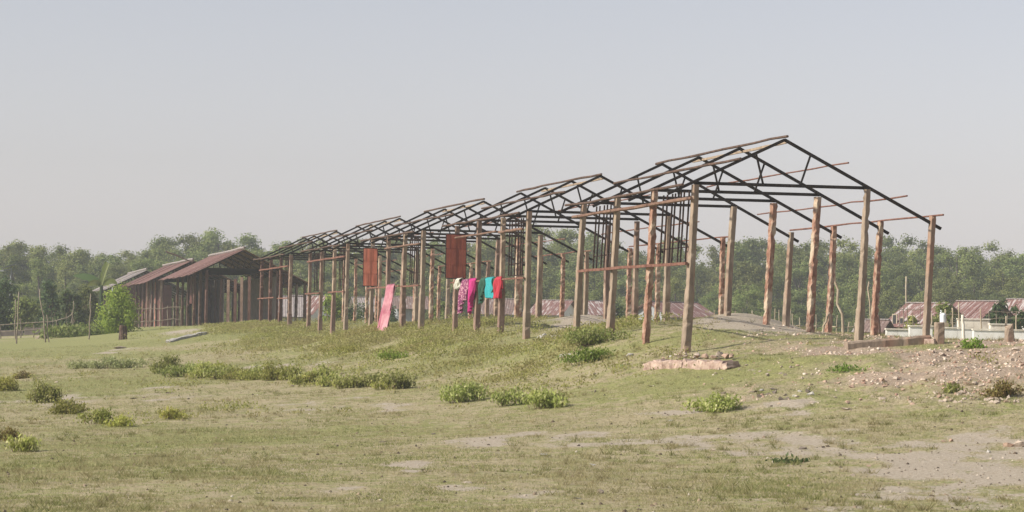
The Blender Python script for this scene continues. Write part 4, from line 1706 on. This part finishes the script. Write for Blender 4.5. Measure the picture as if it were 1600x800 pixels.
SINGLE = [
    (52, 733, 8, 'stone', 'white crumpled scrap lying above another on the grass at the lower left', .8, 1), (50, 738, 11, 'stone', 'flat white scrap on the grass at the lower left corner', .4, 1.3),
    (848, 711, 20, 'stone_grey', 'flat pale grey slab lying on the grass, thin and tilted', .4, 1.2), (925, 727, 15, 'stone_grey', 'crumbled grey lump on the grass right of the flat slab', .8, 1.1),
    (940, 771, 18, 'stone_dark', 'dark grey wedge of stone on the grass near the bottom', .9, 1.1), (900, 780, 18, 'stone_grey', 'thin grey chip lying left of the dark wedge', .35, 1.2),
    (1115, 705, 10, 'stone', 'round beige stone lying on the bare strip right of centre', .9, 1), (1163, 714, 8, 'stone', 'small pale stone right of the round beige one', 1, 1),
    (1049, 658, 10, 'stone_grey', 'small grey stone on the grass below the spreading shrub', .7, 1.2), (1323, 641, 18, 'stone', 'white block lying on the grass at the right', .6, 1.3),
    (1332, 745, 11, 'stone', 'pale stone with a dark side on the bare ground at the lower right', 1, 1), (1357, 729, 10, 'stone_pink', 'brown stone on the bare ground at the lower right', .8, 1.1),
    (1474, 691, 11, 'stone_pink', 'left stone of a close pair on the bare ground', .9, 1), (1486, 690, 11, 'stone_pink', 'right stone of a close pair on the bare ground', .9, 1),
    (1576, 698, 28, 'stone_pink', 'large beige boulder near the right edge of the bare ground', .8, 1.2), (1594, 698, 26, 'stone', 'large pale boulder cut by the right edge', 1, 1),
    (1544, 707, 12, 'stone_grey', 'small grey stone left of the beige boulders', .9, 1), (1549, 718, 10, 'stone', 'small pale stone below the beige boulders', .9, 1),
    (1130, 615, 14, 'stone_dark', 'dark lump just behind the spreading shrub', .9, 1), (1254, 702, 14, 'stone_dark', 'dark clod at the edge of the bare patch', .6, 1.3),
    (643, 709, 7, 'stone', 'small white stone in the central grass', .7, 1.2), (668, 714, 9, 'stone_dark', 'small dark scrap right of the white stone in the central grass', .4, 1.4),
    (677, 679, 9, 'stone_dark', 'small dark clod standing in the central grass', .8, 1), (597, 691, 12, 'stone_dark', 'flat dark twig scrap in the central grass', .3, 1.5),
    (729, 755, 16, 'stone', 'flat pale chip in the grass below the centre', .3, 1.4), (405, 772, 10, 'stone_grey', 'grey chip in the grass near the bottom left of centre', .4, 1.2),
    (456, 604, 9, 'stone', 'white scrap caught under the long bush strip', .9, 1), (577, 673, 7, 'stone', 'small white fleck in the grass left of centre', .6, 1.2),
    (225, 622, 7, 'stone', 'small white stone in the left field', .8, 1), (197, 600, 8, 'stone', 'pale stone in the left field near the round shrub', .7, 1.2),
    (210, 623, 12, 'stone_dark', 'dark flat clod in the left field', .35, 1.4), (265, 615, 14, 'stone_dark', 'dark flat scrap in the left field below the bush strip', .3, 1.5),
    (88, 598, 7, 'stone', 'white fleck right of the small dry shrub', .8, 1), (80, 624, 12, 'stone_grey', 'grey stone tucked right of the round left shrub', .7, 1.1),
    (65, 529, 18, 'stone', 'white tarp heap at the foot of the bent bamboo pole', .8, 1.2), (187, 545, 22, 'stone', 'pale debris heap on the grass below the dark stump', .4, 1.4),
    (730, 533, 12, 'stone', 'white scrap on the weedy bank below the second frame', .4, 1.4), (713, 551, 8, 'stone', 'white fleck on the slope below the laundry', .6, 1.2),
    (929, 586, 7, 'stone_dark', 'dark small cube of earth on the slope', 1, 1), (930, 613, 8, 'stone_dark', 'dark lump pair on the slope left of centre bank', 1, 1),
    (1018, 604, 14, 'stone', 'pale crumbly patch of stone below the fallen slab', .3, 1.4), (936, 668, 10, 'stone_dark', 'dark flat twig piece in the grass', .3, 1.4),
]
for (a, b, s, mk, lb, fl, sx) in SINGLE:
    stone(a, b, s, mk, 'stone', lb, 'stone', None, fl, sx)
# small green plastic scrap
mb = MB()
mb.add([(-.05, 0, 0), (.0, -.03, .015), (.05, 0, .0), (.02, .03, .02), (-.03, .025, .012), (-.05, 0, .01), (.0, -.03, .027), (.05, 0, .012), (.02, .03, .034), (-.03, .025, .024)],
       [(4, 3, 2, 1, 0), (5, 6, 7, 8, 9)] + [(k, (k + 1) % 5, 5 + (k + 1) % 5, 5 + k) for k in range(5)])
M['gplast'] = clothmat('green_plastic', (.05, .5, .3))
o = mb.build('plastic_scrap', M['gplast'])
o.location = gp(972, 573)
tag(o, 'small bright green plastic scrap on the grass left of the fallen slab', 'litter')

# small loose chips nobody could count
def chips(name, n, sampler, size, mat, label):
    global NR
    NR = np.random.default_rng(len(name) + n)
    xy = sampler(n)
    z = height(xy[:, 0], xy[:, 1])
    n = len(xy)
    tet = np.array([[1, 0, -.3], [-.5, .8, -.3], [-.5, -.8, -.3], [.1, .1, .6], [.6, -.5, .35]])
    s = (size * np.clip(NR.lognormal(0, .45, n), .3, 2.0))[:, None, None]
    ang = NR.uniform(0, 6.28, n)
    ca, sa = np.cos(ang), np.sin(ang)
    Rm = np.zeros((n, 3, 3))
    Rm[:, 0, 0], Rm[:, 0, 1], Rm[:, 1, 0], Rm[:, 1, 1], Rm[:, 2, 2] = ca, -sa, sa, ca, 1
    tv = tet[None] * NR.uniform(.6, 1.3, (n, 5, 3))
    V = np.einsum('nij,nkj->nki', Rm, tv) * s + np.stack([xy[:, 0], xy[:, 1], z], 1)[:, None, :]
    f = np.array([[0, 2, 1], [0, 1, 3], [1, 2, 3], [2, 0, 4], [0, 3, 4], [2, 4, 3]])
    Fq = (np.arange(n)[:, None, None] * 5 + f[None]).reshape(-1, 3)
    o = np_mesh(name, V.reshape(-1, 3), Fq, mat)
    tag(o, label, 'rubble', kind='stuff')
    return o


def samp_polar(n, x0_, x1_, D0, D1):
    px = NR.uniform(x0_, x1_, n)
    D = np.exp(NR.uniform(math.log(D0), math.log(D1), n))
    return np.stack([(px - 800) / F * D, D], 1)


def s_rub(n):
    xy = samp_polar(n, 1050, 1800, 38, 56)
    s, r, _ = masks(xy[:, 0], xy[:, 1])
    return xy[NR.uniform(0, 1, n) < r * .9]


def s_all(n):
    xy = samp_polar(n, -100, 1700, 23, 60)
    s, r, _ = masks(xy[:, 0], xy[:, 1])
    return xy[NR.uniform(0, 1, n) < .12 + s * .5]


m_chip, n_, l_, b_ = newmat('mixed_chips', .95)
g_ = n_.new('ShaderNodeNewGeometry')
l_.new(ramp(n_, l_, g_.outputs['Random Per Island'], [(0, (.24, .14, .10)), (.5, (.42, .31, .23)), (1, (.58, .5, .41))]), b_.inputs['Base Color'])
chips('rubble_chips', 9000, s_rub, .028, m_chip, 'small broken brick chips strewn over the right dirt slope')
m_chip2, n_, l_, b_ = newmat('soil_crumbs', .95)
g_ = n_.new('ShaderNodeNewGeometry')
l_.new(ramp(n_, l_, g_.outputs['Random Per Island'], [(0, (.07, .055, .04)), (.7, (.20, .155, .11)), (1, (.5, .44, .36))]), b_.inputs['Base Color'])
chips('soil_crumbs', 9000, s_all, .016, m_chip2, 'little dark and pale crumbs of soil scattered over the pasture')

m_chip3, n_, l_, b_ = newmat('dry_flecks', .95)
g_ = n_.new('ShaderNodeNewGeometry')
l_.new(ramp(n_, l_, g_.outputs['Random Per Island'], [(0, (.04, .03, .022)), (.6, (.11, .08, .055)), (.92, (.27, .21, .14)), (1, (.48, .43, .36))]), b_.inputs['Base Color'])
chips('dry_litter_flecks', 1500, lambda n: samp_polar(n, -100, 1700, 23, 70), .021, m_chip3, 'dry leaves, dung crumbs and scraps strewn over the pasture')

# ------------------------------------------------------------------ grass and weeds
NR = np.random.default_rng(5)


def blades(XY, h, w, spread, per, lean=.5):
    n = len(XY)
    z = height(XY[:, 0], XY[:, 1])
    B = np.stack([XY[:, 0], XY[:, 1], z], 1)
    B = np.repeat(B, per, 0)
    h = np.repeat(h, per)
    N = len(B)
    B[:, :2] += NR.normal(size=(N, 2)) * np.repeat(spread, per)[:, None]
    a = NR.uniform(0, 6.28, N)
    wv = np.stack([np.cos(a), np.sin(a), np.zeros(N)], 1) * (w * NR.uniform(.6, 1.3, N))[:, None]
    b = NR.uniform(0, 6.28, N)
    tip = np.stack([np.cos(b) * lean, np.sin(b) * lean, np.ones(N)], 1) * (h * NR.uniform(.5, 1.3, N))[:, None]
    V = np.stack([B - wv, B + wv, B + tip], 1).reshape(-1, 3)
    return V, np.arange(3 * N).reshape(-1, 3)


xy = samp_polar(230000, -160, 1760, 22.5, 95)
s_, r_, lu = masks(xy[:, 0], xy[:, 1])
cov = fnoise(xy[:, 0], xy[:, 1], .9, 81, 4)
keep = NR.uniform(0, 1, len(xy)) < (1 - np.clip(s_ * 1.6, 0, .985)) * (1 - .85 * r_) * np.clip((cov - .25) * 2.6 + lu * .5, .12, 1)
xy = xy[keep]
D = np.hypot(xy[:, 0], xy[:, 1])
h = .017 * (1 + 1.2 * fnoise(xy[:, 0], xy[:, 1], 1.7, 91)) * (D / 32) ** .35
V, Fq = blades(xy, h, .0032, .03 * np.ones(len(xy)), 4, .8)
tag(np_mesh('grass', V, Fq, M['grass']), 'short grazed grass mixed green and straw over the field', 'grass', kind='stuff')

# separate taller tufts and straw clumps in the turf
xy = samp_polar(5200, -160, 1760, 23, 80)
s_, r_, lu = masks(xy[:, 0], xy[:, 1])
tn = fnoise(xy[:, 0], xy[:, 1], 2.4, 131, 4)
xy = xy[NR.uniform(0, 1, len(xy)) < np.clip((tn - .48) * 5, .04, .8) * (1 - .6 * s_)]
V, Fq = blades(xy, .05 + .05 * NR.uniform(0, 1, len(xy)) ** 2, .004, .035 * np.ones(len(xy)), 26, .9)
tag(np_mesh('grass_tufts', V, Fq, M['tuft']), 'small taller tufts and straw clumps standing in the short turf', 'grass', kind='stuff')

# taller weeds along the raised bank
n = 16000
a = NR.uniform(-3, 62, n)
t = NR.normal(1.0, 1.6, n)
Pw = np.stack([P0.x + dv.x * a - cv.x * t, P0.y + dv.y * a - cv.y * t], 1)
px, D = pxD(Pw[:, 0], Pw[:, 1])
dens = np.clip((fnoise(Pw[:, 0], Pw[:, 1], 1.3, 15, 4) - .47) * 6, 0, 1) * np.clip((a + 3) / 8, .12, 1)
px = pxD(Pw[:, 0], Pw[:, 1])[0]
dens = dens * np.clip((1120 - px) / 60, .06, 1)
sw_, _, _ = masks(Pw[:, 0], Pw[:, 1])
Pw = Pw[NR.uniform(0, 1, n) < dens * (1 - np.clip(sw_ * 1.3, 0, .97))]
# patches elsewhere on the slope
xy = samp_polar(9000, -100, 1600, 42, 85)
dd = np.clip((fnoise(xy[:, 0], xy[:, 1], 2.0, 25, 3) - .60) * 7, 0, 1)
px, D = pxD(xy[:, 0], xy[:, 1])
xy = xy[(NR.uniform(0, 1, len(xy)) < dd * .7) & ~((px > 1080) & (D > 46))]
Pw = np.concatenate([Pw, xy])
zw = height(Pw[:, 0], Pw[:, 1])
hw_ = .05 + .24 * np.clip(fnoise(Pw[:, 0], Pw[:, 1], 1.1, 35) * 1.5 - .3, 0, 1)
hw_[len(Pw) - len(xy):] *= .6
per = 14
C = np.repeat(np.stack([Pw[:, 0], Pw[:, 1], zw], 1), per, 0)
hh = np.repeat(hw_, per)
C[:, :2] += NR.normal(size=(len(C), 2)) * .075
C[:, 2] += hh * NR.uniform(.15, 1.0, len(C))
V, Fq = leaves(C, .055, .026, .35)
tag(np_mesh('weeds', V, Fq, M['weed']), 'ankle high weeds growing along the bank under the frames', 'weeds', kind='stuff')

# ------------------------------------------------------------------ haze
mb = MB()
mb.box((0, 0, 6.5), 1460, 1460, 21)
m_h = bpy.data.materials.new('haze_air')
m_h.use_nodes = True
nt_ = m_h.node_tree
nt_.nodes.remove(nt_.nodes['Principled BSDF'])
pv = nt_.nodes.new('ShaderNodeVolumePrincipled')
pv.inputs['Color'].default_value = (.88, .93, 1.0, 1)
pv.inputs['Density'].default_value = .0006
pv.inputs['Anisotropy'].default_value = .2
nt_.links.new(pv.outputs[0], nt_.nodes['Material Output'].inputs['Volume'])
tag(mb.build('haze', m_h), kind='stuff')
